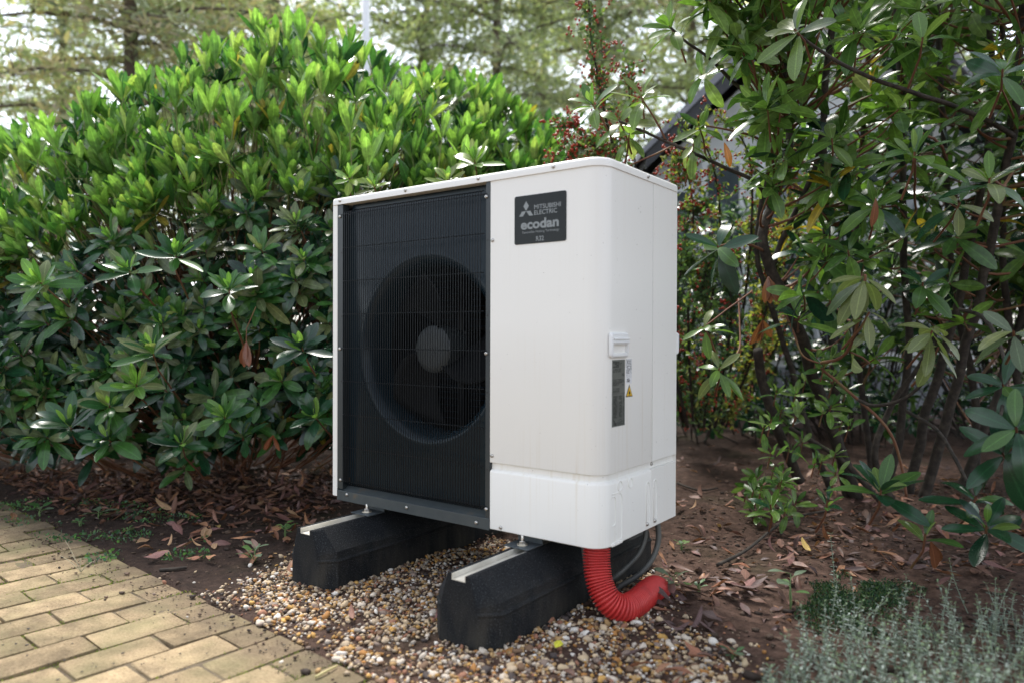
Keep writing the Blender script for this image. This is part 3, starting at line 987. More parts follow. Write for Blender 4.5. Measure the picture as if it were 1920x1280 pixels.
MB().box(FC[0] - .05, FC[0] + .05, .16, .30, FC[1] - .06, FC[1] + .06).build("fan_motor", STEELDK, unit, bevel=.01)
ms_ = MB(); ms_.box(FC[0] - .075, FC[0] - .055, .27, .30, .03, .985); ms_.box(FC[0] + .055, FC[0] + .075, .27, .30, .03, .985)
ms_.build("motor_stay", STEELDK, unit)

# wire grille
GZ0, GZ1, GY = .052, .972, -.0035
wm = MB().tube([(0, .020, GZ0 + .004), (0, .006, GZ0 - .002), (0, GY + .001, GZ0 + .004), (0, GY, GZ0 + .014), (0, GY, .5), (0, GY, GZ1 - .018), (0, GY + .001, GZ1 - .006), (0, .004, GZ1 + .001), (0, .013, GZ1 + .003)], .00150, 6)
wmesh = wm.mesh("vertical_wire", WIRE, smooth=180)
NW = 58
for k in range(NW):
    o = bpy.data.objects.new("vertical_wire", wmesh); link(o, unit)
    o.location = (.0625 + (.648 - .0625) * k / (NW - 1), 0, 0)
cz = [.962, .849, .737, .625, .512, .401, .288, .178, .0635]
for k, z in enumerate(cz):
    ends = (.040, .670) if k in (0, 4, 8) else (.050, .660)
    cw = MB().tube([(ends[0], GY + .0040, z), (ends[0] + .012, GY + .0022, z), (ends[1] - .012, GY + .0022, z), (ends[1], GY + .0040, z)], .0016, 6)
    cw.build("cross_wire", WIRE, unit, smooth=180)

# screws
sm_ = MB().lathe([(.0, -.0022), (.0019, -.0022), (.0019, -.0044), (.0030, -.0046), (.0046, -.0034), (.0056, -.0014), (.0058, 0)], (0, 0, 0), 'y', 14)
smesh = sm_.mesh("screw", STEEL, smooth=50)
sides = []
for x, z in ((.04, 1.0085), (.348, 1.0085), (.641, 1.0085), (.90, 1.0085)):
    sides.append(((x, -.0046, z), 0))
for x, z in ((.036, .956), (.668, .954), (.036, .509), (.669, .504), (.040, .065), (.671, .056)):
    sides.append(((x, -.0003, z), 0))
sides += [((.691, -.0002, .827), 0), ((.691, -.0002, .212), 0), ((.723, -.0002, .011), 0)]
for x, z in ((.075, .020), (.354, .016), (.636, .012)):
    sides.append(((x, -.0027, z), 0))
for y, z, x in ((.251, 1.0075, W_ + .0036), (.308, .183, W_ - .0095), (.311, .018, W_ + .0006), (.262, .018, W_ + .0002)):
    sides.append(((x, y, z), math.pi / 2))
for p, rz in sides:
    o = bpy.data.objects.new("screw", smesh); link(o, unit)
    o.location = p; o.rotation_euler = (0, random.uniform(0, 3), rz) if rz == 0 else (0, 0, rz)
hm = MB().lathe([(.0, -.0003), (.0028, -.0003), (.0028, .0)], (0, 0, 0), 'y', 10).mesh("screw_hole", INK)
for x, z in ((.043, .833), (.6725, .829), (.043, .618), (.6725, .612), (.043, .40), (.6725, .392), (.043, .181), (.6725, .17)):
    o = bpy.data.objects.new("screw_hole", hm); link(o, unit); o.location = (x, .0002, z)

# text and marks
def text_flat(name, body, width, height, mat, parent, loc, side='front', bold=0.0, font_y=None, lower=False):
    cu = bpy.data.curves.new(name, 'FONT')
    cu.body = body; cu.offset = bold; cu.fill_mode = 'FRONT'; cu.resolution_u = 4
    tmp = bpy.data.objects.new("tmp", cu); COL.objects.link(tmp)
    bpy.context.view_layer.update()
    me = bpy.data.meshes.new_from_object(tmp.evaluated_get(bpy.context.evaluated_depsgraph_get()))
    bpy.data.objects.remove(tmp); bpy.data.curves.remove(cu)
    n = len(me.vertices)
    co = np.zeros(n * 3); me.vertices.foreach_get("co", co); co = co.reshape(-1, 3)
    mn, mx = co.min(0), co.max(0)
    x = (co[:, 0] - mn[0]) / (mx[0] - mn[0]) * width
    y = (co[:, 1] - mn[1]) / (mx[1] - mn[1]) * height
    out = np.zeros_like(co)
    if side == 'front': out[:, 0], out[:, 2] = x, y
    else: out[:, 1], out[:, 2] = x, y
    me.vertices.foreach_set("co", out.ravel()); me.update()
    me.name = name
    me.materials.clear(); me.materials.append(mat)
    o = bpy.data.objects.new(name, me); link(o, parent); o.location = loc
    return o

bx0, bx1, bz0, bz1 = .7695, .9395, .8075, .9415
pts = round_rect(bx0, bx1, bz0, bz1, (.006,) * 4, 5)
bd = MB()
nP = len(pts)
bd.add([(x, -.0016, z) for x, z in pts] + [(x, .0004, z) for x, z in pts], [tuple(range(nP))] + [(i, (i + 1) % nP, nP + (i + 1) % nP, nP + i) for i in range(nP)])
badge = bd.build("name_plate", BADGE, unit); tag(badge, "black glossy name plate with silver lettering")
YT = -.0019
lg = MB()
def rhomb(c, ux, uz, vx, vz):
    lg.add([(c[0], YT, c[1]), (c[0] + ux, YT, c[1] + uz), (c[0] + ux + vx, YT, c[1] + uz + vz), (c[0] + vx, YT, c[1] + vz)], [(0, 1, 2, 3)])
S_ = .0232
cxl, czl = .8093, .8985
ca, sa = math.cos(R(60)), math.sin(R(60))
rhomb((cxl, czl + .0002), -S_ * .40, S_ * .58, S_ * .40, S_ * .58)
rhomb((cxl - .0005, czl - .0004), -S_ * .42, -S_ * .58, -S_ * .58, 0)
rhomb((cxl + .0005, czl - .0004), S_ * .42, -S_ * .58, S_ * .58, 0)
lg.build("emblem", PRINT, badge)
text_flat("lettering", "MITSUBISHI", .0860, .0125, PRINT, badge, (.8365, YT, .9005), bold=.012)
text_flat("lettering", "ELECTRIC", .0745, .0125, PRINT, badge, (.8365, YT, .8850), bold=.012)
text_flat("lettering", "ecodan", .1250, .0275, PRINT, badge, (.7915, YT, .8475), bold=.035)
text_flat("lettering", "Renewable Heating Technology", .1210, .0085, PRINT, badge, (.7970, YT, .8345), bold=.0)
text_flat("lettering", "R32", .0255, .0130, PRINT, badge, (.8430, YT, .8135), bold=.012)

# grip on the right side: raised frame, hood with two ridges, hollow below
XS = W_
gp = MB()
y0, y1, z0, z1 = .034, .133, .4985, .5640
out_ = round_rect(y0, y1, z0, z1, (.010,) * 4, 5)
inn = round_rect(y0 + .011, y1 - .009, z0 + .010, .5330, (.003,) * 4, 5)
nP = len(out_)
def ringf(m, a, xa, b, xb):
    n = len(a)
    m.add([(xa, y, z) for y, z in a] + [(xb, y, z) for y, z in b], [(i, (i + 1) % n, n + (i + 1) % n, n + i) for i in range(n)])
out2 = round_rect(y0 + .004, y1 - .004, z0 + .004, z1 - .004, (.008,) * 4, 5)
ringf(gp, out_, XS - .001, out_, XS + .005)
ringf(gp, out_, XS + .005, out2, XS + .0085)
ringf(gp, out2, XS + .0085, inn, XS + .0085)
deep = round_rect(y0 + .015, y1 - .013, z0 + .016, .5330, (.003,) * 4, 5)
ringf(gp, inn, XS + .0085, deep, XS - .034)
gp.add([(XS - .034, y, z) for y, z in deep], [tuple(range(nP))])
grip = gp.build("hand_grip", MOULD, unit, smooth=35)
for z in (.5385, .5475):
    MB().box(XS + .0083, XS + .0125, y0 + .010, y1 - .004, z - .0022, z + .0022).build("ridge", MOULD, grip, bevel=.0012)
# a second grip on the back, seen edge-on past the corner
g2 = MB()
g2.add([(W_ - .09, D_, .498), (W_ + .003, D_, .498), (W_ + .003, D_ + .016, .504), (W_ - .09, D_ + .016, .504), (W_ - .09, D_, .568), (W_ + .003, D_, .568), (W_ + .003, D_ + .018, .562), (W_ - .09, D_ + .018, .562)],
       [(0, 3, 2, 1), (4, 5, 6, 7), (0, 1, 5, 4), (1, 2, 6, 5), (2, 3, 7, 6), (3, 0, 4, 7)])
g2.build("hand_grip", MOULD, unit, bevel=.004)

# rating plate
rz = MB(); rz.box(XS - .0005, XS + .0008, .0515, .1225, .3155, .4925)
plate = rz.build("rating_plate", RATING, unit)
pr = MB()
XP = XS + .00105
def bar(y0, y1, z0, z1): pr.add([(XP, y0, z0), (XP, y1, z0), (XP, y1, z1), (XP, y0, z1)], [(0, 1, 2, 3)])
ra = random.Random(5)
def lines(ya, yb, za, zb, step, gap=.25, hgt=.55):
    z = zb
    while z > za:
        y = ya
        while y < yb - .002:
            w = ra.uniform(.002, .009)
            if ra.random() > gap: bar(y, min(y + w, yb), z - step * hgt, z)
            y += w + .0012
        z -= step
lines(.0545, .090, .4735, .4875, .0040, .15, .8); lines(.093, .105, .477, .487, .0034, .3)
lines(.0545, .100, .4600, .4690, .0036, .15); lines(.104, .118, .449, .455, .004, .1)
lines(.0545, .119, .423, .441, .0030, .35); lines(.0545, .092, .406, .417, .0030, .2)
bar(.0545, .1205, .4025, .4031)
lines(.0575, .078, .338, .397, .0022, .12, .7); lines(.081, .0835, .338, .397, .0022, .2, .7); lines(.089, .106, .338, .397, .0022, .15, .7); lines(.112, .119, .338, .397, .0022, .5, .6)
bar(.0545, .0580, .331, .3365); bar(.0675, .0745, .318, .3260); bar(.0600, .0655, .3195, .3320); lines(.078, .119, .320, .334, .0030, .45)
ob = pr.build("printed_lines", INK, plate); ob["kind"] = "stuff"

# refrigerant sticker and warning triangle
sk = MB(); sk.box(XS - .0005, XS + .0007, .1285, .1630, .4260, .4940)
stick = sk.build("refrigerant_sticker", STICKER, unit)
text_flat("lettering", "R32", .0225, .0105, INK, stick, (XS + .0010, .1345, .4790), side='x', bold=.015)
pr = MB(); XP = XS + .00095
bar(.1300, .1615, .4765, .4772); bar(.1300, .1615, .4910, .4917); bar(.1300, .1307, .4772, .4910); bar(.1608, .1615, .4772, .4910)
lines(.1305, .1615, .4530, .4745, .0032, .2, .5)
for (a, b) in ((.1305, .1420), (.1480, .1590)):
    bar(a, b, .4440, .4445); bar(a, b, .4500, .4505); bar(a, a + .0006, .444, .4505); bar(b - .0006, b, .444, .4505)
lines(.1340, .1540, .4300, .4400, .0035, .1, .7)
ob = pr.build("printed_lines", INK, stick); ob["kind"] = "stuff"
tr_ = MB()
tr_.add([(XS + .0005, .1290, .3900), (XS + .0005, .1690, .3900), (XS + .0005, .1490, .4235), (XS - .0005, .1290, .3900), (XS - .0005, .1690, .3900), (XS - .0005, .1490, .4235)], [(0, 1, 2), (0, 3, 4, 1), (1, 4, 5, 2), (2, 5, 3, 0)])
tri = tr_.build("warning_triangle", INK, unit)
MB().add([(XS + .0009, .1332, .3924), (XS + .0009, .1648, .3924), (XS + .0009, .1490, .4188)], [(0, 1, 2)]).build("yellow_field", YELLOW, tri)
fl = [(.1455, .3965), (.1525, .3965), (.1545, .4000), (.1530, .4040), (.1515, .4020), (.1495, .4095), (.1470, .4050), (.1450, .4020), (.1440, .3990)]
MB().add([(XS + .0012, y, z) for y, z in fl], [tuple(range(len(fl)))]).build("flame_symbol", INK, tri)
MB().box(XS + .0010, XS + .0013, .1420, .1560, .3938, .3950).build("symbol_bar", INK, tri)

# knock-outs pressed into the lower side panel
def bead(pts, closed, r_=.0017):
    q = list(pts) + ([pts[0]] if closed else [])
    return MB().tube([(W_ - .0001, y, z) for y, z in q], r_, 6, caps=False)
def circ(cy, cz_, ry, rz_, n=20, a0=0, a1=360): return [(cy + ry * math.cos(R(a0 + (a1 - a0) * k / n)), cz_ + rz_ * math.sin(R(a0 + (a1 - a0) * k / n))) for k in range(n + (0 if a1 - a0 == 360 else 1))]
bead([(.054, .1380)] + circ(.088, .1180, .022, .020, 8, 90, 0) + [(.110, .012), (.054, .006)], False).build("knock_out", WHITE, unit, smooth=180)
bead([(.054, .1300)] + circ(.062, .120, .012, .011, 6, 90, 0) + [(.074, .072)] + circ(.062, .064, .012, .011, 6, 0, -90) + [(.054, .0530)], False).build("knock_out", WHITE, unit, smooth=180)
bead(circ(.098, .154, .0125, .0135), True).build("knock_out", WHITE, unit, smooth=180)
bead(circ(.159, .1525, .0125, .0130), True).build("knock_out", WHITE, unit, smooth=180)
for yc in (.266, .314):
    sl = circ(yc, .128, .0095, .0095, 8, 180, 0) + [(yc + .0095, .012), (yc - .0095, .012)]
    o = bead(sl, True).build("knock_out", WHITE, unit, smooth=180); o.location.x = .0004
MB().box(W_ - .012, W_ + .0045, .050, .108, .0005, .0065).build("lower_clip", WHITE, unit, bevel=.001)
MB().lathe([(.0, .0), (.040, .0), (.044, -.004), (.044, -.014), (.036, -.016), (.0, -.016)], (.985, .090, .004), 'z', 28).build("hose_collar", FANBLK, unit, smooth=40)
MB().box(.03, 1.03, .03, D_ - .02, -.002, .010).build("base_pan", DARKFRAME, unit)

# mounting brackets with bolt, washer and nut
FOOT_X = (0.165, 0.811)
for fx in (FOOT_X[0] + .005, FOOT_X[1] - .012):
    for front in (True, False):
        ysg = 1 if front else -1
        ycen = 0.004 if front else D_ - .004
        b = MB()
        b.box(fx - .042, fx + .042, ycen - .036, ycen + .036, -.0285, -.0250)
        ya = ycen + .033 * ysg
        b.box(fx - .042, fx + .042, min(ya, ya + .004 * ysg), max(ya, ya + .004 * ysg), -.0285, .0)
        for sx in (-1, 1):
            b.box(fx + sx * .042 - .002, fx + sx * .042 + .002, ycen - .005, ycen + .036, -.026, -.010) if False else None
        bo = b.build("mounting_bracket", BRACKET, unit, bevel=.001)
        yb = ycen - .004 * ysg
        MB().lathe([(.0, .0022), (.0155, .0022), (.0160, .0), (.0160, -.0005)], (fx, yb, -.0248), 'z', 22).build("washer", ZINC, bo, smooth=40)
        MB().lathe([(.0, .0085), (.0082, .0085), (.0090, .0075), (.0090, .0)], (fx, yb, -.0226), 'z', 6).build("nut", STEEL, bo)
        MB().lathe([(.0, .024), (.0038, .024), (.0046, .022), (.0046, .0)], (fx, yb, -.0226), 'z', 12).build("bolt", STEEL, bo, smooth=50)

# ------------------------------------------------------------------ rubber feet
def foot(fx, yf, label):
    root = empty("rubber_foot", (fx, yf, 0))
    tag(root, label, "rubber foot", "rubber feet under the heat pump")
    T = .1745
    SW, SD = .0225, .017                 # half width and depth of the rail slot
    def sect(y, b, m, top, zm, zs, hw_t):
        half = [(b, -.012), (b - .001, .004), (m + .003, .080), (m + .0065, .0835), (m + .0062, .0880), (m - .001, .0910), (zs[0], zs[1]), (hw_t, T - .004), (hw_t - .004, T), (SW, T), (SW, T - SD)]
        return [(x, y, z) for x, z in half] + [(-x, y, z) for x, z in reversed(half)]
    L = 0.90
    secs = [sect(0.0, .061, .057, T, 0, (.0555, .100), .0365),
            sect(0.004, .066, .062, T, 0, (.060, .103), .0365),
            sect(0.040, .107, .102, T, 0, (.098, .112), .0375),
            sect(0.30, .107, .102, T, 0, (.098, .112), .0375),
            sect(L - .30, .107, .102, T, 0, (.098, .112), .0375),
            sect(L - .04, .107, .102, T, 0, (.098, .112), .0375),
            sect(L, .061, .057, T, 0, (.0555, .100), .0365)]
    n = len(secs[0])
    m = MB()
    vs = [p for s in secs for p in s]
    fs = []
    for j in range(len(secs) - 1):
        for i in range(n):
            fs.append((j * n + i, j * n + (i + 1) % n, (j + 1) * n + (i + 1) % n, (j + 1) * n + i))
    fs.append(tuple(range(n))); fs.append(tuple((len(secs) - 1) * n + i for i in range(n)))
    m.add(vs, fs)
    blk = m.build("rubber_block", RUBBER, root, smooth=15, bevel=.0013)
    rl = MB()
    zb_ = T - SD + .0006
    rl.box(-SW + .0006, SW - .0006, .001, L - .001, zb_, zb_ + .0022)
    rl.box(-SW + .0006, -SW + .0030, .001, L - .001, zb_ + .0022, T - .0010)
    rl.box(SW - .0030, SW - .0006, .001, L - .001, zb_ + .0022, T - .0010)
    rl.build("aluminium_rail", ALU, root)
    return root
foot(FOOT_X[0], -0.245, "black rubber foot with aluminium rail, the farther one under the fan grille")
foot(FOOT_X[1], -0.288, "black rubber foot with aluminium rail, the nearer one under the white panel")

# ------------------------------------------------------------------ red hose and conduits
path = smooth_path([(.985, .090, .200), (.990, .080, .150), (1.006, .068, .098), (1.034, .066, .056), (1.060, .092, .034), (1.068, .145, .029), (1.066, .200, .030), (1.060, .255, .031), (1.054, .305, .026), (1.050, .345, .006), (1.048, .375, -.035)], 40)
dl = [0]
for a, b in zip(path[:-1], path[1:]): dl.append(dl[-1] + np.linalg.norm(b - a))
tot = dl[-1]
NS = 620
pts_ = [np.array([np.interp(s, dl, [p[i] for p in path]) for i in range(3)]) for s in np.linspace(0, tot, NS)]
PITCHH = 0.0078
rad_ = [0.0340 + 0.0044 * max(-1.25, min(.75, .35 + 1.9 * math.sin(2 * math.pi * s / PITCHH))) for s in np.linspace(0, tot, NS)]
hose = MB().tube(pts_, rad_, 28).build("corrugated_hose", RED, None, smooth=180)
tag(hose, "red corrugated plastic hose curving from under the heat pump into the soil", "hose")
def conduit(pts, r_, label):
    o = MB().tube(smooth_path(pts, 8), r_, 12).build("conduit", PIPE, None, smooth=180)
    tag(o, label, "conduit", "grey conduits behind the red hose")
conduit([(1.000, .345, .215), (1.006, .345, .165), (.995, .325, .115), (.965, .285, .070), (.930, .25, .030), (.925, .22, -.01)], .0075, "slim grey conduit bending left behind the red hose")
conduit([(1.030, .372, .215), (1.035, .372, .150), (1.024, .352, .095), (.995, .315, .050), (.955, .275, .018), (.935, .25, -.015)], .0085, "thicker brownish grey conduit, outer one nearest the bare soil")
conduit([(.935, .10, .215), (.94, .10, .15), (.955, .11, .09), (.985, .14, .03), (1.0, .16, -.01)], .007, "thin grey conduit just left of the red hose")

# ------------------------------------------------------------------ house behind the shrubs
HT = 7.6
house = empty("house", tuple(at(1360, 620, HT) * np.array([1, 1, 0])))
tag(house, "pale house with dark sloping gable eave and tall windows behind the berry bush", "house")
HPAINT = noisy("pale_render", [(0.3, (0.60, 0.61, 0.62)), (0.7, (0.70, 0.71, 0.72))], 4, 0.8, 0.1, 60)
EAVE = noisy("dark_fascia", [(0.3, (0.030, 0.029, 0.034)), (0.7, (0.05, 0.048, 0.056))], 6, 0.5)
ROOF = noisy("grey_roofing", [(0.3, (0.20, 0.20, 0.23)), (0.7, (0.28, 0.28, 0.31))], 10, 0.7, 0.2)
WFRAME = simple("white_window_frame", (0.72, 0.74, 0.76), 0.4)
GLASS = simple("window_glass", (0.06, 0.075, 0.09), 0.06, 0.0, 0.8)
PLINTH = noisy("grey_plinth", [(0.3, (0.16, 0.17, 0.19)), (0.7, (0.24, 0.25, 0.27))], 12, 0.8)
ho = np.array(house.location)
hx, hy = nrm(rt * np.array([1, 1, 0])), nrm(fw * np.array([1, 1, 0]))   # along the gable, away from the viewer
def hp(u, v, z): return ho + hx * u + hy * v + np.array([0, 0, z])
def hbox(u0, u1, v0, v1, z0, z1, name, mat, parent):
    m = MB()
    P = [hp(u0, v0, z0), hp(u1, v0, z0), hp(u1, v1, z0), hp(u0, v1, z0), hp(u0, v0, z1), hp(u1, v0, z1), hp(u1, v1, z1), hp(u0, v1, z1)]
    m.add(P, [(0, 3, 2, 1), (4, 5, 6, 7), (0, 1, 5, 4), (1, 2, 6, 5), (2, 3, 7, 6), (3, 0, 4, 7)])
    o = m.build(name, mat)
    return world_child(o, parent)
def hpoly(prof, v0, v1, name, mat, parent):
    n = len(prof)
    m = MB().add([hp(u, v0, z) for u, z in prof] + [hp(u, v1, z) for u, z in prof], [tuple(range(n)), tuple(reversed(range(n, 2 * n)))] + [(i, (i + 1) % n, n + (i + 1) % n, n + i) for i in range(n)])
    return world_child(m.build(name, mat), parent)
def hu(px): return (px - 1360) * HT / FPX
def hz(py): return CAM[2] + (628 - py) * HT / FPX
UL, UP, UR = hu(1195), hu(1545), hu(1895)
ZE, ZP = hz(330), hz(-14)
hpoly([(UL + .18, .45), (UR - .18, .45), (UR - .18, ZE + .08), (UP, ZP - .15), (UL + .18, ZE + .08)], 0.0, 4.0, "wall", HPAINT, house)
hbox(UL + .17, UR - .17, -.03, 3.9, 0, .45, "plinth", PLINTH, house)
SL = (ZP - ZE) / (UP - UL)
for sgn in (-1, 1):
    e = UL if sgn < 0 else UR
    hpoly([(e, ZE - .02), (UP, ZP - .02), (UP, ZP + .20), (e - .0, ZE + .20)], -.46, -.40, "bargeboard", EAVE, house)
    hpoly([(e, ZE + .02), (UP, ZP + .02), (UP, ZP + .14), (e, ZE + .14)], -.399, 4.2, "soffit", EAVE, house)
    hpoly([(e - .06 * -sgn, ZE + .145 - .06), (UP, ZP + .20 - .055), (UP, ZP + .27), (e - .06 * -sgn, ZE + .21 - .06)], -.50, 4.3, "roof", ROOF, house)
for u0, u1, z0, z1 in ((hu(1248), hu(1300), .55, hz(350)), (hu(1312), hu(1392), .55, hz(300)), (hu(1420), hu(1510), .55, hz(230)), (hu(1530), hu(1620), .55, hz(210)), (hu(1640), hu(1720), .55, hz(230))):
    w = hbox(u0, u1, -.05, -.004, z0, z1, "window", WFRAME, house)
    mid = (z0 + z1) / 2
    for za, zb in ((z0 + .06, mid - .03), (mid + .03, z1 - .06)):
        m = MB().add([hp(u0 + .06, -.056, za), hp(u1 - .06, -.056, za), hp(u1 - .06, -.056, zb), hp(u0 + .06, -.056, zb)], [(0, 1, 2, 3)])
        o = m.build("pane", GLASS); o.parent = w
        o.matrix_basis = Matrix.Identity(4)
        o.matrix_basis = Matrix.Translation(-origin_of(w))

# ------------------------------------------------------------------ trees beyond
pine_shapes = [leaf_shape(2, 0.20, 0.3, 0.1, seed=s) for s in range(2)] + [leaf_shape(2, 0.42, 0.3, 0.1, seed=9)]
PINE_PAL = [(0.25, 0.285, 0.18), (0.31, 0.345, 0.215), (0.185, 0.22, 0.145), (0.35, 0.36, 0.24), (0.37, 0.31, 0.23), (0.42, 0.355, 0.27)]  # needle greens lightened: backlight and haze of the bright sky put into colour
TRUNK = noisy("pine_bark", [(0.3, (0.07, 0.055, 0.045)), (0.6, (0.15, 0.11, 0.085)), (0.8, (0.22, 0.17, 0.13))], 8, 0.9, 0.6, 30, dist=0.02)
def make_pine(seed, Ht, bronze, spread, n_limb, low):
    r2 = random.Random(seed)
    g2_ = np.random.default_rng(seed)
    tm = MB()
    lean = (r2.uniform(-.4, .4), r2.uniform(-.4, .4))
    spine = smooth_path([(0, 0, -.3), (lean[0] * .3, lean[1] * .3, Ht * .35), (lean[0] * .8, lean[1] * .8, Ht * .7), (lean[0], lean[1], Ht)], 5)
    tm.tube(spine, [0.02 + 0.16 * (1 - k / (len(spine) - 1)) for k in range(len(spine))], 10)
    trunk = tm.mesh("trunk", TRUNK, smooth=180)
    lm = MB(); items = []
    for k in range(n_limb):
        h = low + (Ht - low) * (k / n_limb) ** 0.9
        w = k * 2.4 + r2.uniform(-.5, .5)
        L = spread * (1 - 0.75 * (h / Ht) ** 1.6) * r2.uniform(.65, 1.15)
        b = np.array([lean[0] * h / Ht, lean[1] * h / Ht, h])
        d = np.array([math.cos(w), math.sin(w), 0.0])
        pth = bez(b, b + d * L * .55 + np.array([0, 0, .12 * L]), b + d * L + np.array([0, 0, r2.uniform(-.25, .15) * L]), 7)
        lm.tube(pth, [.045 * (1 - .85 * i / 6) for i in range(7)], 5)
        for i in range(1, 7):
            for q in range(r2.randint(2, 4)):
                c = pth[i] + g2_.normal(0, .30, 3) * np.array([1, 1, .55]) * (0.5 + .5 * i / 6)
                if i < 6 or True:
                    lm.tube([pth[i], (pth[i] + c) / 2 + np.array([0, 0, .03]), c], [.012, .009, .005], 4, caps=False)
                nn = r2.randint(19, 34) if bronze < .3 else r2.randint(22, 38)
                rad = r2.uniform(.20, .42)
                br_ = r2.random() < bronze
                O = g2_.normal(0, 1, (nn, 3)) * (rad * np.array([1, 1, .5]) * .55)
                DD = O + g2_.normal(0, .25 * rad, (nn, 3)) + np.array([0, 0, .05]); DD /= np.linalg.norm(DD, axis=1)[:, None]
                XX = np.cross(DD, g2_.normal(0, 1, (nn, 3))); XX /= np.linalg.norm(XX, axis=1)[:, None]
                ZZ = np.cross(XX, DD)
                tn = (4, 5, 3) if br_ else (0, 1, 2, 1, 3)
                items += [(c + O[q_], XX[q_], DD[q_], ZZ[q_], r2.uniform(.10, .22), r2.choice((0, 1, 2)), r2.choice(tn), 0) for q_ in range(nn)]
    limbs = lm.mesh("limbs", TRUNK, smooth=180)
    co = joined("crown", items, pine_shapes, PINE_PAL, NEEDLE)
    crown = co.data
    bpy.data.objects.remove(co)
    return trunk, limbs, crown
kinds = [make_pine(3, 10.5, .55, 3.1, 50, 2.0), make_pine(11, 12.0, .08, 3.3, 40, 2.4), make_pine(23, 9.5, .16, 2.9, 34, 1.8)]
def plant_tree(px, dist, kind, rot, sc, label):
    p = at(px, 628, dist); p[2] = 0
    root = empty("pine_tree", tuple(p))
    tag(root, label, "tree", "trees beyond the shrubs")
    root.rotation_euler = (0, 0, rot); root.scale = (sc, sc, sc)
    for nme, me in zip(("trunk", "limbs", "crown"), kinds[kind]):
        o = bpy.data.objects.new(nme, me); link(o, root)
        if nme == "crown": o["kind"] = "stuff"
for a in ((250, 11.0, 0, 2.6, 0.95, "bronze-tinged pine with spreading limbs above the left end of the big shrub"),
          (-330, 12.5, 0, 4.4, 0.92, "bronze-brown pine at the far left, only its bough tips in view"),
          (-190, 16, 2, 2.0, 1.0, "green pine leaning in from beyond the left edge, against the white sky"),
          (520, 15.5, 1, 1.4, 1.05, "dark green pine left of the white pole, above the tallest shoots"),
          (760, 16.5, 2, 0.2, 1.15, "pale green conifer just right of the white pole"),
          (930, 14.5, 1, 3.1, 0.95, "tall green conifer above the middle of the shrub"),
          (1130, 15.5, 2, 4.2, 1.10, "light green conifer behind the upright red-berried stem"),
          (1290, 17.5, 1, 5.1, 1.05, "green conifer behind the dark gable eave"),
          (1480, 19.0, 0, 2.2, 1.1, "pine behind the house, glimpsed through the right-hand shrub"),
          (1760, 18.0, 2, 1.0, 1.1, "pine behind the far end of the right-hand shrub"),
          (390, 19.0, 2, 0.7, 1.15, "grey-green conifer behind the bronze pine, right of its trunk"),
          (120, 21.0, 1, 2.9, 1.10, "far grey-green conifer behind the bronze pine, left of its trunk"),
          (620, 24.0, 2, 3.3, 1.2, "distant green conifer filling the gap left of the white pole"),
          (1020, 25.0, 1, 0.9, 1.2, "distant green conifer low behind the shrub's right shoulder")):
    plant_tree(*a)
POLE = simple("white_pole_paint", (0.78, 0.79, 0.80), 0.4)
pp = at(685, 628, 9.0); pp[2] = 0
pole = empty("white_pole", tuple(pp))
tag(pole, "slim white pole rising behind the big shrub", "pole")
MB().tube([(0, 0, 0), (0, 0, 3.0), (0, 0, 6.2)], [.055, .05, .042], 14).build("shaft", POLE, pole, smooth=180)
MB().lathe([(.0, .12), (.03, .11), (.055, .06), (.05, .0), (.0, .0)], (0, 0, 6.2), 'z', 14).build("finial", POLE, pole, smooth=60)
MB().lathe([(.0, .05), (.10, .05), (.11, .02), (.11, 0)], (0, 0, 0), 'z', 18).build("base", POLE, pole, smooth=40)

# ------------------------------------------------------------------ big shrub on the left
RH = [leaf_shape(7, .36, .30, .16, .05, .80, 1), leaf_shape(7, .38, .55, .12, .08, .85, 2), leaf_shape(7, .29, .15, .28, .03, .75, 3), leaf_shape(7, .36, .80, .10, .10, .80, 4), leaf_shape(7, .30, -.15, .25, .04, .82, 5)]
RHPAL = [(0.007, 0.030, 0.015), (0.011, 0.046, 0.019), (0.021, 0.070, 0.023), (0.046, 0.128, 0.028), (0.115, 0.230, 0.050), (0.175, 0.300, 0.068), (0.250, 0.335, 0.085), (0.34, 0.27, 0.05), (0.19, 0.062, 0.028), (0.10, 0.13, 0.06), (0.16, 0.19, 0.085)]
TOP = [(-320, 470), (-150, 350), (0, 275), (60, 245), (150, 205), (250, 165), (330, 125), (380, 95), (480, 72), (560, 66), (650, 92), (750, 132), (850, 155), (930, 182), (1000, 218), (1035, 262), (1060, 330)]
BOT = [(-320, 800), (0, 800), (120, 835), (250, 850), (400, 855), (540, 835), (640, 800), (1060, 640)]
def shrub_front(px, v):
    t = 3.02 + 0.85 * max(0.0, 1 - v) ** 2.2
    t += 0.45 * max(0, (px - 620) / 400) ** 1.2
    t += 0.25 * max(0, (60 - px) / 300)
    return t
bush = empty("rhododendron_bush", tuple(ground(300, 800) * np.array([1, 1, 0])))
tag(bush, "large dense rhododendron bush with bright upright shoots, left of the heat pump", "bush")
bank = LeafBank(RH, RHPAL, LEAF)
twigs, shoots = MB(), MB()
cam_side = -fw * np.array([1, 1, 0])
core = at(430, 628, 4.1); core[2] = 0
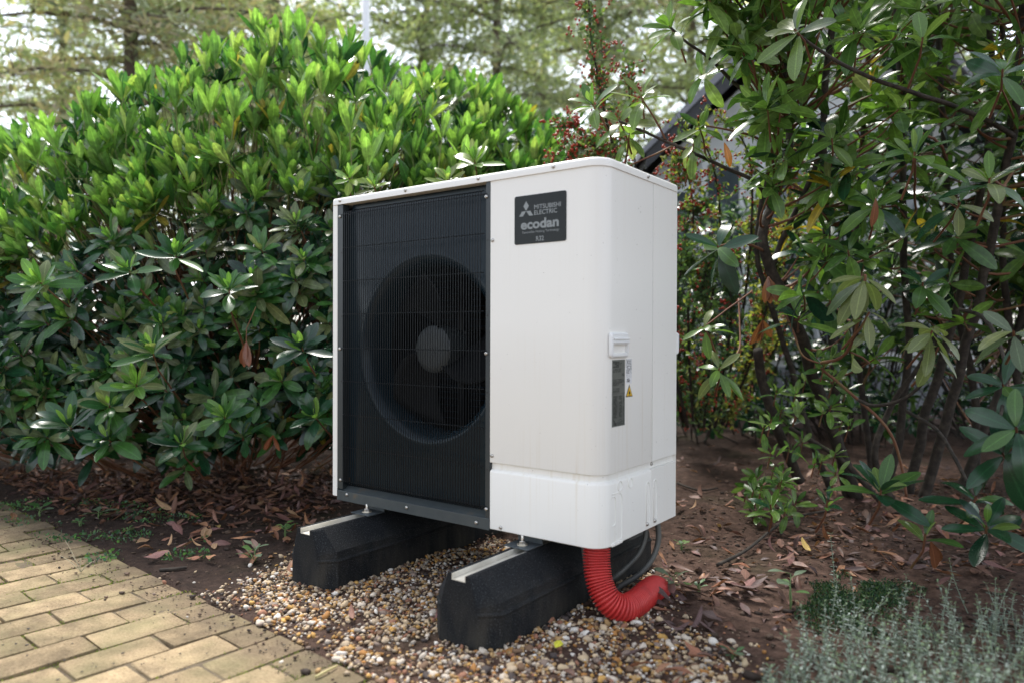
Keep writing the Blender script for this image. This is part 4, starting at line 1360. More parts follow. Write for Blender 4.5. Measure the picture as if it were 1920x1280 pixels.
def add_shrub_layer(n, d0, d1, leafn, seed_score, vmax=1.0, vmin=0.0):
    for _ in range(n):
        px = rng.uniform(-300, 1055)
        v = vmin + (vmax - vmin) * rng.uniform(0, 1) ** 0.85
        top, bot = lerp_table(TOP, px), lerp_table(BOT, px)
        bot += 18 * math.sin(px * .021) + rng.normal(0, 8)
        py = top + (bot - top) * v + rng.normal(0, 8)
        py = max(py, top - 6 + abs(rng.normal(0, 12)))
        depth = shrub_front(px, v) + rng.uniform(d0, d1) + 0.12 * math.sin(px * .018 + 3 * v) * math.sin(py * .016)
        c = at(px, py, depth)
        if c[0] > -0.16 and c[1] < 0.62: continue                  # clear of the heat pump
        if c[2] < 0.14: continue
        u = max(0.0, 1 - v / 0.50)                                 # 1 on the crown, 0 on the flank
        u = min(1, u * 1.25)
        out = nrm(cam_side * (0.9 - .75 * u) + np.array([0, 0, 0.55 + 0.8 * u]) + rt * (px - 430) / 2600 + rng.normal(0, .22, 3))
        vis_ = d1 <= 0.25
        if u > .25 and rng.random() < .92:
            tints = [4, 4, 5, 5, 5, 6, 3, 4] if vis_ else [3, 4, 4, 3, 2]  # young crown leaves, with sky light put into their lighter tints
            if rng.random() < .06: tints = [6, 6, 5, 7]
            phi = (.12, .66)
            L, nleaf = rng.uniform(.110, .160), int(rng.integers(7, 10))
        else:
            tints = [0, 1, 2, 2, 2, 3, 1, 3, 9, 9] if vis_ else [0, 0, 1, 1, 2]  # inner whorls darker, the shade inside the bush put into their tint
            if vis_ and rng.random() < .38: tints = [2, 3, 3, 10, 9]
            if rng.random() < .03: tints = [7, 10, 3]
            phi = (.45, 1.55)
            L, nleaf = rng.uniform(.095, .140), int(rng.integers(9, 14))
        sc = abs(px - 350) / 1000 + abs(py - 640) / 700 + depth * .25 + seed_score
        if px < 0 or px > 625: sc += 5
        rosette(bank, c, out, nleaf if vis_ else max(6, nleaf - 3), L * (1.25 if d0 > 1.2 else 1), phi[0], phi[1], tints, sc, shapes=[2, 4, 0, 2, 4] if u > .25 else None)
        if vis_ and u < .3 and rng.random() < .7:                 # small pale new leaves in the heart of the whorl
            rosette(bank, c + out * .012, out, int(rng.integers(2, 5)), L * .55, .1, .5, [4, 5, 4, 5], sc)
        # shoot: green and long on the crown, brown towards the heart of the bush
        back = nrm(core + np.array([0, 0, c[2] * .45]) - c)
        Ls = rng.uniform(.12, .22)
        p1 = c - out * Ls * .6
        p2 = c - out * Ls + back * .12
        p3 = p2 + back * rng.uniform(.15, .45) - np.array([0, 0, .12])
        if u > .2: shoots.tube([c, p1, p2], [.0022, .0026, .0030], 4, caps=False)
        else: twigs.tube([c, p1, p2], [.0024, .003, .0036], 4, caps=False)
        if rng.random() < .6: twigs.tube([p2, (p2 + p3) / 2 + rng.normal(0, .02, 3), p3], [.0034, .0042, .0055], 4, caps=False)
add_shrub_layer(400, 0.0, 0.22, 10, 0)
add_shrub_layer(430, 0.2, 0.6, 8, 20)
add_shrub_layer(760, 0.55, 1.5, 8, 40)
add_shrub_layer(330, 1.5, 2.9, 6, 80)
add_shrub_layer(300, 0.7, 2.4, 6, 80, 1.05, .72)
add_shrub_layer(200, 0.0, 0.22, 8, 30, .36)
add_shrub_layer(330, 0.15, 0.75, 8, 60, .40)
# long shoots that stand out above the crown
for px, py, dt in ((480, 62, .1), (538, 70, .1), (512, 92, 0), (560, 118, .05), (600, 110, .1), (405, 105, 0), (385, 130, .05), (655, 85, .2), (680, 120, .1), (760, 165, .2), (815, 190, .2), (880, 165, .3), (930, 180, .3), (275, 165, 0), (220, 170, .1), (160, 210, 0), (440, 215, -.15), (330, 190, -.1), (395, 205, -.15), (560, 190, -.15), (745, 205, -.1), (830, 250, -.2), (870, 300, -.3), (655, 240, -.2), (690, 300, -.3), (985, 240, .2), (1000, 300, .1)):
    top, bot = lerp_table(TOP, px), lerp_table(BOT, px)
    c = at(px, py, shrub_front(px, max(0, (py - top) / (bot - top))) + dt)
    ax = nrm(np.array([0, 0, 1.0]) + cam_side * .18 + rng.normal(0, .14, 3))
    rosette(bank, c, ax, int(rng.integers(6, 9)), rng.uniform(.125, .165), .12, .55, [5, 5, 6, 4, 5], 90, shapes=[2, 4])
    shoots.tube([c, c - ax * .14, c - ax * .30 + np.array([0, 0, -.05])], [.0022, .0028, .0034], 5, caps=False)
# the brown dead whorl hanging in the flank, and the tattered one below
c = at(462, 640, 2.95)
for k in range(6):
    d = nrm(np.array([0, 0, -1.0]) + rng.normal(0, .16, 3))
    bank.add(c, d, cam_side + rng.normal(0, .4, 3), rng.uniform(.075, .105), 8, 2, -5)
twigs.tube([c, c + np.array([0, 0, .05]), c + np.array([.02, .03, .14])], [.002, .0025, .003], 4, caps=False)
c = at(512, 815, 3.0)
for k in range(4):
    d = nrm(np.array([0, 0, -1.0]) + rng.normal(0, .3, 3)); bank.add(c, d, cam_side + rng.normal(0, .4, 3), .07, 8, 2, -5)
for px, py, t, L, tints in ((890, 300, 3.25, .12, [6, 10, 5]), (840, 335, 3.0, .085, [10, 6]), (700, 345, 3.0, .075, [6, 5, 10]), (655, 330, 3.0, .08, [5, 6]),
                            (205, 760, 2.9, .13, [10, 2, 3]), (255, 720, 2.88, .12, [3, 10, 4]), (340, 830, 2.85, .12, [1, 2, 10]), (130, 795, 2.85, .15, [1, 2]), (200, 820, 2.85, .13, [1, 2, 3]), (420, 780, 2.9, .12, [2, 3, 4]), (285, 655, 2.9, .13, [3, 2, 10]), (330, 475, 2.95, .13, [3, 2, 4]), (240, 505, 2.95, .12, [2, 9, 3]), (430, 540, 2.9, .12, [3, 2]), (565, 650, 2.85, .13, [0, 1]), (590, 780, 2.85, .12, [1, 2]), (75, 530, 2.95, .13, [10, 3, 4])):
    c = at(px, py, t)
    ax = nrm(cam_side * .75 + np.array([0, 0, .75]) + rng.normal(0, .15, 3))
    rosette(bank, c, ax, 12, L, .4, 1.5, tints, -2)
    rosette(bank, c + ax * .012, ax, 4, L * .6, .12, .55, [4, 5], -2)
    twigs.tube([c, c - ax * .10, c - ax * .22 + np.array([0, 0, -.05]) + fw * .15], [.0026, .0032, .005], 5, caps=False)
bank.finish(bush, 300)
off = origin_of(bush)
tw = twigs.build("twigs", TWIG, None, smooth=180); world_child(tw, bush); tw["kind"] = "stuff"
sh = shoots.build("green_shoots", SHOOT, None, smooth=180); world_child(sh, bush); sh["kind"] = "stuff"
for k in range(26):                                             # the bush's own stems, rising out of the ground
    px = rng.uniform(60, 900)
    b = ground(px, 815 + rng.uniform(-12, 30)) if px < 600 else at(px, 628, 3.9) * np.array([1, 1, 0])
    b = b + fw * np.array([1, 1, 0]) * rng.uniform(.15, .9); b[2] = -.03
    e = at(px + rng.normal(0, 170), rng.uniform(240, 560), 3.75 + rng.uniform(-.25, .4))
    mid = (b + e) / 2 + rng.normal(0, .10, 3)
    st = MB().tube(smooth_path([b, b * .65 + mid * .35 + rng.normal(0, .04, 3), mid, mid * .4 + e * .6 + rng.normal(0, .05, 3), e], 4), list(np.linspace(rng.uniform(.010, .02), .005, 17)), 7)
    world_child(st.build("stem", BARK, None, smooth=180), bush)

# ------------------------------------------------------------------ tall shrub on the right
tall = empty("rhododendron_tree", tuple(ground(1640, 905) * np.array([1, 1, 0])))
tag(tall, "tall open rhododendron with many dark bare stems on the right", "shrub")
RT = [leaf_shape(7, .34, .45, .14, .06, .82, 11), leaf_shape(7, .37, .75, .10, .10, .85, 12), leaf_shape(7, .33, .25, .24, .05, .80, 13), leaf_shape(7, .36, 1.0, .08, .10, .84, 14), leaf_shape(7, .35, .10, .20, .08, .82, 15)]
RTPAL = [(0.008, 0.030, 0.015), (0.014, 0.050, 0.020), (0.052, 0.112, 0.026), (0.100, 0.180, 0.038), (0.140, 0.210, 0.060), (0.170, 0.205, 0.085), (0.175, 0.200, 0.080), (0.34, 0.24, 0.03), (0.18, 0.070, 0.035), (0.075, 0.105, 0.055), (0.36, 0.13, 0.02)]
rbank = LeafBank(RT, RTPAL, LEAF)
rtw = MB()
def trunk(path, r0_, r1_, mat=BARK, seg=9, name="stem"):
    pts = smooth_path([at(*p) for p in path], 5)
    n = len(pts)
    pts = [p + np.array([mnoise.noise(Vector(p * 6)), mnoise.noise(Vector(p * 6 + 9)), 0]) * .012 if 0 < i < n - 1 else p for i, p in enumerate(pts)]
    o = MB().tube(pts, [r0_ + (r1_ - r0_) * i / (n - 1) for i in range(n)], seg).build(name, mat, None, smooth=180)
    world_child(o, tall)
    return pts
TRUNKS = [
    ([(1612, 945, 3.45), (1560, 800, 3.35), (1520, 690, 3.2), (1490, 600, 3.05), (1445, 505, 2.95), (1428, 440, 2.9), (1455, 370, 2.9), (1476, 300, 2.9), (1478, 200, 2.95), (1462, 90, 3.0), (1440, -60, 3.0)], .038, .012),
    ([(1590, 940, 3.5), (1572, 800, 3.4), (1560, 640, 3.3), (1552, 480, 3.2), (1546, 330, 3.1), (1545, 205, 3.05), (1560, 60, 3.0), (1580, -80, 3.0)], .026, .015),
    ([(1500, 900, 3.5), (1475, 850, 3.4), (1445, 770, 3.3), (1428, 700, 3.25), (1421, 655, 3.2)], .032, .024),
    ([(1725, 955, 3.4), (1765, 820, 3.3), (1800, 700, 3.2), (1835, 560, 3.1), (1862, 440, 3.0), (1890, 300, 2.9), (1905, 200, 2.8), (1915, 60, 2.8), (1930, -80, 2.8)], .030, .014),
    ([(1700, 950, 3.5), (1730, 800, 3.45), (1770, 660, 3.4), (1800, 540, 3.35), (1822, 430, 3.3), (1850, 300, 3.2), (1860, 130, 3.2), (1845, -50, 3.2)], .030, .013),
    ([(1655, 945, 3.6), (1690, 800, 3.6), (1703, 650, 3.6), (1697, 500, 3.55), (1692, 350, 3.5), (1690, 180, 3.5), (1680, 20, 3.5), (1675, -80, 3.5)], .026, .014),
    ([(1560, 930, 3.7), (1500, 760, 3.7), (1470, 650, 3.65), (1440, 560, 3.6), (1420, 470, 3.55), (1440, 330, 3.5), (1500, 180, 3.5), (1530, 40, 3.5)], .022, .010),
    ([(1640, 940, 3.8), (1620, 760, 3.8), (1600, 560, 3.8), (1610, 360, 3.8), (1625, 160, 3.8), (1640, -40, 3.8)], .022, .012),
    ([(1780, 960, 3.6), (1850, 800, 3.5), (1900, 640, 3.5), (1950, 450, 3.4), (1990, 200, 3.4)], .030, .014),
    ([(1820, 980, 3.7), (1830, 760, 3.7), (1790, 560, 3.7), (1775, 330, 3.7), (1760, 100, 3.7), (1755, -60, 3.7)], .026, .012),
    ([(1670, 960, 3.3), (1590, 870, 3.3), (1530, 830, 3.4), (1480, 800, 3.45)], .018, .010),
    ([(1690, 960, 3.4), (1640, 860, 3.4), (1670, 760, 3.4), (1720, 690, 3.3), (1765, 610, 3.2)], .022, .010),
    ([(1900, 1010, 3.5), (1920, 800, 3.5), (1890, 600, 3.5), (1880, 400, 3.45), (1895, 200, 3.4), (1870, 0, 3.4)], .026, .012),
    ([(2010, 1010, 3.4), (2020, 700, 3.4), (2060, 400, 3.3), (2080, 50, 3.3)], .030, .014),
    ([(1445, 505, 3.25), (1475, 430, 3.2), (1530, 310, 3.1), (1545, 215, 3.06)], .016, .013),
]
TP = np.concatenate([np.array(trunk(p, a * .78, b * .85)) for p, a, b in TRUNKS])
def from_stem(c, axis, r_=.0034):
    d_ = TP - c
    dist = np.sqrt((d_ ** 2).sum(1)) + np.where(d_[:, 2] > -.04, 3.0, 0) + .5 * np.abs(d_[:, 2] + .25)
    q = TP[int(np.argmin(dist))]
    m = q * .5 + c * .5 - axis * .05 + rng.normal(0, .025, 3) - np.array([0, 0, .03])
    rtw.tube(bez(q, m, c - axis * .02, 6), [r_ * 1.9, r_ * 1.7, r_ * 1.5, r_ * 1.25, r_, r_ * .85], 5, caps=False)
BRANCHES = [
    ([(1448, 400, 2.9), (1420, 345, 2.82), (1360, 315, 2.78), (1290, 283, 2.72), (1225, 255, 2.68), (1160, 227, 2.65)], .009, .004),
    ([(1268, 272, 2.71), (1230, 290, 2.66), (1180, 311, 2.62)], .0045, .0025),
    ([(1250, 265, 2.70), (1225, 220, 2.66), (1205, 185, 2.64)], .004, .0025),
    ([(1455, 290, 2.9), (1420, 260, 2.86), (1370, 245, 2.82), (1320, 236, 2.8)], .006, .003),
    ([(1440, 200, 2.9), (1380, 160, 2.82), (1330, 110, 2.75), (1290, 80, 2.72), (1258, 52, 2.7)], .008, .0035),
    ([(1900, 255, 2.8), (1840, 222, 2.65), (1760, 190, 2.5), (1690, 165, 2.42), (1600, 135, 2.36), (1545, 100, 2.33), (1490, 55, 2.3)], .010, .0045),
    ([(1440, 520, 2.9), (1475, 590, 2.8), (1500, 660, 2.7), (1535, 680, 2.66)], .006, .003),
    ([(1430, 470, 2.9), (1390, 455, 2.7), (1345, 462, 2.5)], .006, .0035),
    ([(1385, 560, 2.9), (1385, 650, 2.75), (1350, 690, 2.55)], .004, .003),
    ([(1410, 545, 2.9), (1365, 580, 2.7), (1320, 612, 2.5)], .004, .0025),
    ([(1540, 680, 2.5), (1590, 660, 2.35), (1618, 560, 2.25), (1622, 515, 2.22)], .006, .004),
    ([(1610, 750, 2.5), (1640, 760, 2.4), (1700, 745, 2.3), (1745, 690, 2.22), (1750, 618, 2.2)], .007, .004),
    ([(1800, 580, 2.8), (1850, 600, 2.5), (1880, 660, 2.35), (1880, 760, 2.2), (1860, 800, 2.1)], .008, .004),
    ([(1700, 770, 2.6), (1760, 810, 2.45), (1800, 880, 2.3), (1830, 960, 2.2), (1800, 1000, 2.15)], .007, .004),
    ([(1775, 300, 2.9), (1760, 270, 2.6), (1730, 250, 2.35)], .006, .004),
    ([(1900, 320, 2.8), (1880, 350, 2.5), (1858, 335, 2.2)], .006, .004),
    ([(1715, 400, 3.0), (1718, 340, 2.5), (1716, 300, 2.3)], .005, .0035),
    ([(1540, 690, 2.9), (1600, 740, 2.8), (1660, 800, 2.7), (1690, 870, 2.7), (1700, 930, 2.7)], .006, .005),
]
for p, a, b in BRANCHES: trunk(p, a, b, TWIG if a < .0061 else BARK, 6, "branch")
# whorls one can pick out: pixel, depth, leaf length, number, inner/outer angle, axis, colours
UPV = np.array([0, 0, 1.0])
HERO = [
    (1490, 55, 2.28, .135, 9, .7, 1.7, (-.5, .3), [5, 5, 4, 9]), (1110, 195, 2.63, .125, 9, .5, 1.6, (-.6, .7), [3, 4, 4, 2]), (1160, 225, 2.66, .12, 7, .7, 2.1, (-.3, .4), [4, 3, 6]),
    (1203, 178, 2.64, .12, 8, .4, 1.9, (-.2, .9), [4, 3, 2, 5]), (1255, 48, 2.7, .13, 9, .4, 1.7, (-.6, .7), [4, 3, 4]), (1310, 236, 2.8, .12, 8, .6, 2.0, (-.3, .5), [3, 4, 2]),
    (1315, 140, 2.8, .12, 7, .8, 2.2, (-.4, .2), [4, 3, 6]), (1180, 250, 2.7, .11, 6, 1.2, 2.4, (0, .5), [4, 6]),
    (1345, 462, 2.46, .150, 9, .9, 2.3, (-.5, .4), [1, 1, 2, 0]), (1318, 612, 2.46, .085, 7, .8, 2.2, (-.4, .5), [3, 4, 5]), (1348, 690, 2.52, .11, 8, .9, 2.4, (-.1, .4), [3, 4, 2, 5]),
    (1300, 270, 2.7, .10, 5, 1.6, 2.6, (0, .6), [6, 5, 4]),
    (1622, 520, 2.20, .140, 9, 1.7, 2.75, (.05, .7), [6, 5, 9, 6]), (1630, 585, 2.20, .115, 5, 1.4, 2.6, (.1, .5), [6, 5, 5]), (1750, 615, 2.18, .125, 9, 1.2, 2.4, (.1, .7), [6, 5, 6]),
    (1760, 650, 2.18, .11, 4, 1.9, 2.7, (.1, .7), [6, 5]), (1595, 660, 2.3, .14, 2, 1.6, 2.4, (-.6, .2), [9, 5]),
    (1652, 915, 2.18, .150, 10, .5, 1.55, (-.1, 1.0), [1, 1, 0, 2]), (1905, 800, 1.86, .140, 9, .8, 2.1, (-.3, .4), [1, 1, 2]), (1880, 850, 1.95, .15, 8, .8, 2.2, (-.4, .3), [0, 1, 1]),
    (1735, 1000, 2.1, .105, 5, .4, 1.3, (-.1, .9), [2, 3, 4]), (1850, 985, 2.05, .13, 9, .7, 1.8, (-.2, .7), [1, 1, 0]), (1830, 930, 2.15, .12, 7, .6, 1.7, (0, .8), [1, 2]),
    (1445, 945, 2.65, .085, 7, .3, 1.4, (-.2, .9), [1, 2, 3]), (1552, 938, 2.5, .065, 6, .3, 1.3, (0, 1), [1, 2]), (1900, 620, 1.95, .13, 6, 1.0, 2.3, (-.3, .4), [6, 5, 9]),
    (1715, 285, 2.25, .140, 9, .5, 1.8, (-.1, .8), [3, 3, 2, 4]), (1730, 70, 2.3, .15, 9, .6, 1.9, (-.1, .6), [3, 4, 2, 3]), (1855, 335, 2.15, .125, 9, .6, 1.9, (-.2, .7), [2, 3, 1, 5]),
    (1800, 380, 2.3, .13, 7, .8, 2.2, (0, .4), [2, 1, 6]), (1640, 380, 2.5, .14, 8, .7, 2.1, (-.2, .5), [2, 1, 3]), (1560, 260, 2.6, .13, 8, .6, 2.0, (-.2, .6), [3, 2, 4]),
    (1880, 130, 2.2, .13, 8, .6, 2.0, (-.2, .5), [1, 2, 1]), (1600, 60, 2.5, .13, 9, .5, 1.9, (-.3, .6), [2, 3, 4]), (1400, 90, 2.6, .13, 9, .6, 2.1, (-.4, .5), [3, 2, 4]), (1360, 20, 2.65, .13, 9, .5, 1.9, (-.4, .6), [4, 3, 3]),
    (1440, 320, 2.75, .13, 7, .9, 2.3, (-.2, .5), [3, 4, 2]), (1880, 720, 2.2, .13, 8, .8, 2.1, (-.4, .4), [1, 2, 1]), (1730, 530, 2.6, .13, 8, .7, 2.0, (-.2, .5), [1, 2, 2]), (1555, 560, 2.75, .13, 9, .7, 2.0, (-.3, .6), [2, 3, 2]), (1590, 470, 2.7, .13, 9, .7, 2.0, (-.3, .6), [3, 2, 2]),
]
for px, py, t, L, n, f0, f1, (ax, az), tints in HERO:
    c = at(px, py, t)
    axis = nrm(rt * ax + UPV * az + cam_side * .35)
    rosette(rbank, c, axis, n, L, f0, f1, tints, t - 5, jitter=.2)
    if f1 < 2.2 and rng.random() < .6: rosette(rbank, c + axis * .01, axis, 3, L * .6, .15, .6, [4, 4, 3], t - 5)
    rtw.tube([c, c - axis * .06, c - axis * .14 + fw * .05], [.003, .0035, .004], 5, caps=False)
# sprigs of small fresh leaves low on the stems
for _ in range(46):
    px, py = rng.uniform(1430, 1610), rng.uniform(640, 900)
    if rng.random() < .3: px, py = rng.uniform(1400, 1500), rng.uniform(880, 960)
    c = at(px, py, rng.uniform(2.75, 3.3))
    if c[2] < .05: continue
    rosette(rbank, c, nrm(cam_side * .4 + UPV * .8 + rng.normal(0, .3, 3)), int(rng.integers(5, 9)), rng.uniform(.055, .085), .3, 1.5, [2, 3, 3, 4, 2], 1)
    rtw.tube([c, c - UPV * .07 + fw * .04], [.002, .003], 4, caps=False)
# the body of the crown
def right_ok(px, py):
    if py > 680 + 60 * math.sin(px * .02): return False
    left = np.interp(py, [-200, 60, 130, 330, 420, 700], [1265, 1330, 1405, 1440, 1475, 1500])
    return px > left
cnt = 0
while cnt < 900:
    px, py = rng.uniform(1230, 2300), rng.uniform(-260, 720)
    if not right_ok(px, py): continue
    t = rng.uniform(2.45, 4.6) if py < 350 else rng.uniform(2.8, 4.6)
    if px < 1500: t = rng.uniform(2.55, 3.3)
    if cnt > 640: t, px = rng.uniform(3.7, 5.6), max(px, 1500) + rng.uniform(0, 200)
    if py > 560 and rng.random() < .45: continue
    c = at(px, py, t)
    if c[0] < 1.10 and c[1] < .75: continue
    cnt += 1
    near = t < 3.0
    axis = nrm(rt * rng.normal(-.15, .45) + UPV * rng.uniform(.3, 1) + cam_side * rng.uniform(-.2, .6))
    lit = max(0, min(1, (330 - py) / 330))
    tints = [1, 2, 2, 3, 3, 0, 3] if lit < .3 else [2, 3, 3, 4, 2, 3]  # lighter tints higher up: backlight on the crown put into leaf colour
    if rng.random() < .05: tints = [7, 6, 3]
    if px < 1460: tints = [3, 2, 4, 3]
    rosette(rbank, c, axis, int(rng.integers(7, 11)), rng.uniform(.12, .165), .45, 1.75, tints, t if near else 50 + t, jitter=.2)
    from_stem(c, axis)
for _ in range(420):
    px, py, t = rng.uniform(1430, 2500), rng.uniform(-1000, -180), rng.uniform(2.7, 5.2)
    c = at(px, py, t)
    if c[2] > 3.6: continue
    axis = nrm(rt * rng.normal(-.1, .4) + UPV * rng.uniform(.4, 1) + cam_side * rng.uniform(-.2, .4))
    rosette(rbank, c, axis, 8, rng.uniform(.13, .17), .5, 1.7, [1, 2, 2, 3], 70 + t, jitter=.2)
    from_stem(c, axis)
for _ in range(300):
    px, py, t = rng.uniform(1540, 2500), rng.uniform(-200, 560), rng.uniform(4.0, 6.0)
    c = at(px, py, t)
    rosette(rbank, c, nrm(UPV + cam_side * .3 + rng.normal(0, .3, 3)), 8, rng.uniform(.13, .17), .5, 1.7, [0, 1, 2, 2], 80 + t, jitter=.2)
# dead brown leaves caught in the fork, an orange one on the branch
for px, py, t, tn, n in ((1440, 520, 2.8, 8, 5), (1430, 600, 2.85, 8, 4), (1358, 268, 2.7, 10, 1), (1745, 1015, 2.08, 8, 2), (1642, 372, 2.3, 8, 1)):
    c = at(px, py, t)
    for _ in range(n): rbank.add(c, nrm(-UPV + rng.normal(0, .22, 3)), cam_side + rng.normal(0, .4, 3), rng.uniform(.08, .11), tn, 2, -6)
rbank.finish(tall, 300)
o = rtw.build("twigs", TWIG, None, smooth=180); world_child(o, tall); o["kind"] = "stuff"

# ------------------------------------------------------------------ berry bush between the heat pump and the house
berry = empty("berry_bush", tuple(ground(1330, 800) * np.array([1, 1, 0])))
tag(berry, "arching bush full of small red berries and yellowing leaves behind the heat pump", "bush")
CS = [leaf_shape(3, .48, .25, .15, 0, .9, 21), leaf_shape(3, .42, .4, .2, 0, .9, 22)]
CSPAL = [(0.05, 0.10, 0.03), (0.085, 0.15, 0.05), (0.15, 0.20, 0.06), (0.24, 0.24, 0.06), (0.32, 0.22, 0.04), (0.035, 0.075, 0.028)]
BERRY = noisy("red_berry", [(0.3, (0.30, 0.020, 0.015)), (0.7, (0.45, 0.06, 0.02))], 20, 0.3)
bstems, cs_items, berries = [], [], []
base_pts = [ground(px, 805) for px in (1275, 1300, 1330, 1365)]
def berry_stem(path, r_, leafy=1.0, fruity=1.0, tints=(0, 1, 2, 3)):
    pts = smooth_path(path, 10)
    n = len(pts)
    o = MB().tube(pts, [r_ * (1 - .75 * i / (n - 1)) for i in range(n)], 6).build("stem", BARK, None, smooth=180)
    world_child(o, berry)
    bt = MB()
    for i in range(2, n):
        tdir = nrm(pts[i] - pts[i - 1])
        for _ in range(int(3 * leafy + rng.random() * 3)):
            d = nrm(rng.normal(0, 1, 3) + tdir * .3)
            Ls = rng.uniform(.02, .13)
            e = pts[i] + d * Ls
            bt.tube([pts[i], e], [.0016, .001], 3, caps=False)
            for k in range(int(rng.integers(3, 7))):
                s = rng.uniform(.2, 1)
                dd = nrm(rng.normal(0, 1, 3) + np.array([0, 0, .3])); xx = nrm(np.cross(dd, rng.normal(0, 1, 3)))
                cs_items.append((pts[i] + d * Ls * s, xx, dd, np.cross(xx, dd), rng.uniform(.020, .042), int(rng.integers(2)), tints[int(rng.integers(len(tints)))], 0))
            if rng.random() < (.55 if pts[i][2] > 1.35 else .26) * fruity:
                for k in range(int(rng.integers(2, 7))): berries.append(e + rng.normal(0, .011, 3))
    return bt
bts = []
C1 = [([(1290, 800, 4.3), (1230, 560, 4.0), (1170, 340, 3.7), (1140, 240, 3.55), (1122, 150, 3.5), (1107, 60, 3.5), (1104, -10, 3.5)], .010, .5, 1.5, (0, 1, 2)),
      ([(1280, 790, 4.3), (1200, 500, 4.0), (1150, 320, 3.7), (1105, 270, 3.6), (1060, 300, 3.55), (1030, 330, 3.5)], .009, .6, 2.0, (0, 1, 2)),
      ([(1285, 790, 4.4), (1190, 480, 4.1), (1140, 300, 3.8), (1090, 245, 3.75), (1045, 240, 3.7)], .009, .5, 1.8, (0, 1)),
      ([(1290, 800, 4.2), (1220, 520, 3.9), (1190, 300, 3.7), (1180, 180, 3.6), (1178, 120, 3.6)], .008, .4, 1.6, (1, 2)),
      ([(1300, 800, 4.2), (1290, 600, 3.9), (1300, 420, 3.7), (1290, 330, 3.6), (1272, 300, 3.5), (1276, 345, 3.45)], .008, .5, 1.3, (1, 2, 3)),
      ([(1310, 800, 4.3), (1330, 600, 4.0), (1350, 420, 3.8), (1330, 290, 3.7), (1280, 240, 3.6)], .010, .55, 1.0, (1, 2, 3)),
      ([(1340, 800, 4.3), (1390, 600, 4.0), (1410, 400, 3.8), (1400, 280, 3.7), (1350, 220, 3.6)], .010, .6, .9, (2, 3, 1)),
      ([(1350, 800, 4.4), (1430, 600, 4.1), (1470, 420, 4.0), (1480, 300, 3.9), (1440, 230, 3.8)], .010, 1.5, .6, (3, 4, 2)),
      ([(1320, 800, 4.2), (1330, 650, 3.9), (1310, 520, 3.7), (1285, 470, 3.6), (1275, 520, 3.5)], .009, 1.6, .6, (0, 1, 2)),
      ([(1330, 800, 4.3), (1360, 680, 4.0), (1370, 560, 3.8), (1340, 480, 3.7), (1310, 560, 3.6)], .009, 1.7, .5, (0, 1, 5)),
      ([(1310, 800, 4.5), (1290, 700, 4.3), (1300, 600, 4.2), (1330, 500, 4.1), (1380, 480, 4.0)], .009, 1.8, .5, (0, 1, 5)),
      ([(1340, 800, 4.4), (1400, 700, 4.2), (1430, 560, 4.1), (1440, 480, 4.0), (1400, 420, 3.9)], .009, 1.8, .5, (2, 3, 0)),
      ([(1280, 800, 4.5), (1275, 700, 4.4), (1270, 560, 4.2), (1290, 420, 4.1), (1320, 380, 4.0)], .009, 1.8, .6, (0, 1, 5)),
      ([(1350, 800, 4.6), (1460, 640, 4.5), (1520, 480, 4.4), (1560, 360, 4.3), (1600, 330, 4.2)], .010, 1.4, .8, (3, 4, 2)),
      ([(1360, 800, 4.6), (1420, 680, 4.5), (1440, 540, 4.4), (1500, 420, 4.3), (1520, 330, 4.2)], .010, 1.4, .8, (3, 2, 1))]
for p, r_, lf, ff, tn in C1: bts.append(berry_stem([at(*q) for q in p], r_, lf, ff, tn))
bm_all = MB()
for b in bts: bm_all.add(b.v, b.f)
o = bm_all.build("twigs", BARK, None); world_child(o, berry); o["kind"] = "stuff"
lo = joined("foliage", cs_items, CS, CSPAL, LEAF_SMALL, origin_of(berry)); lo.parent = berry; lo["kind"] = "stuff"
bmsh = MB().lathe([(.0, .0042), (.0030, .0032), (.0043, .0), (.0031, -.0033), (.0012, -.0042), (.0, -.0036)], (0, 0, 0), 'z', 8).mesh("berry", BERRY, smooth=180)
bo_ = origin_of(berry)
rng.shuffle(berries)
berries = sorted(berries, key=lambda q: (q - CAM) @ fw)
for q in berries[:300]:
    o = bpy.data.objects.new("berry", bmsh); link(o, berry); o.location = Vector(q) - bo_; o.scale = (rng.uniform(1.1, 1.7),) * 3
if len(berries) > 300:
    bb = MB()
    bv = [v.co[:] for v in bmsh.vertices]; bf = [tuple(p.vertices) for p in bmsh.polygons]
    for q in berries[300:]:
        s = rng.uniform(1.1, 1.7)
        bb.add([(v[0] * s + q[0], v[1] * s + q[1], v[2] * s + q[2]) for v in bv], bf)
    o = bb.build("farther_berries", BERRY, None, smooth=180); world_child(o, berry); o["kind"] = "stuff"

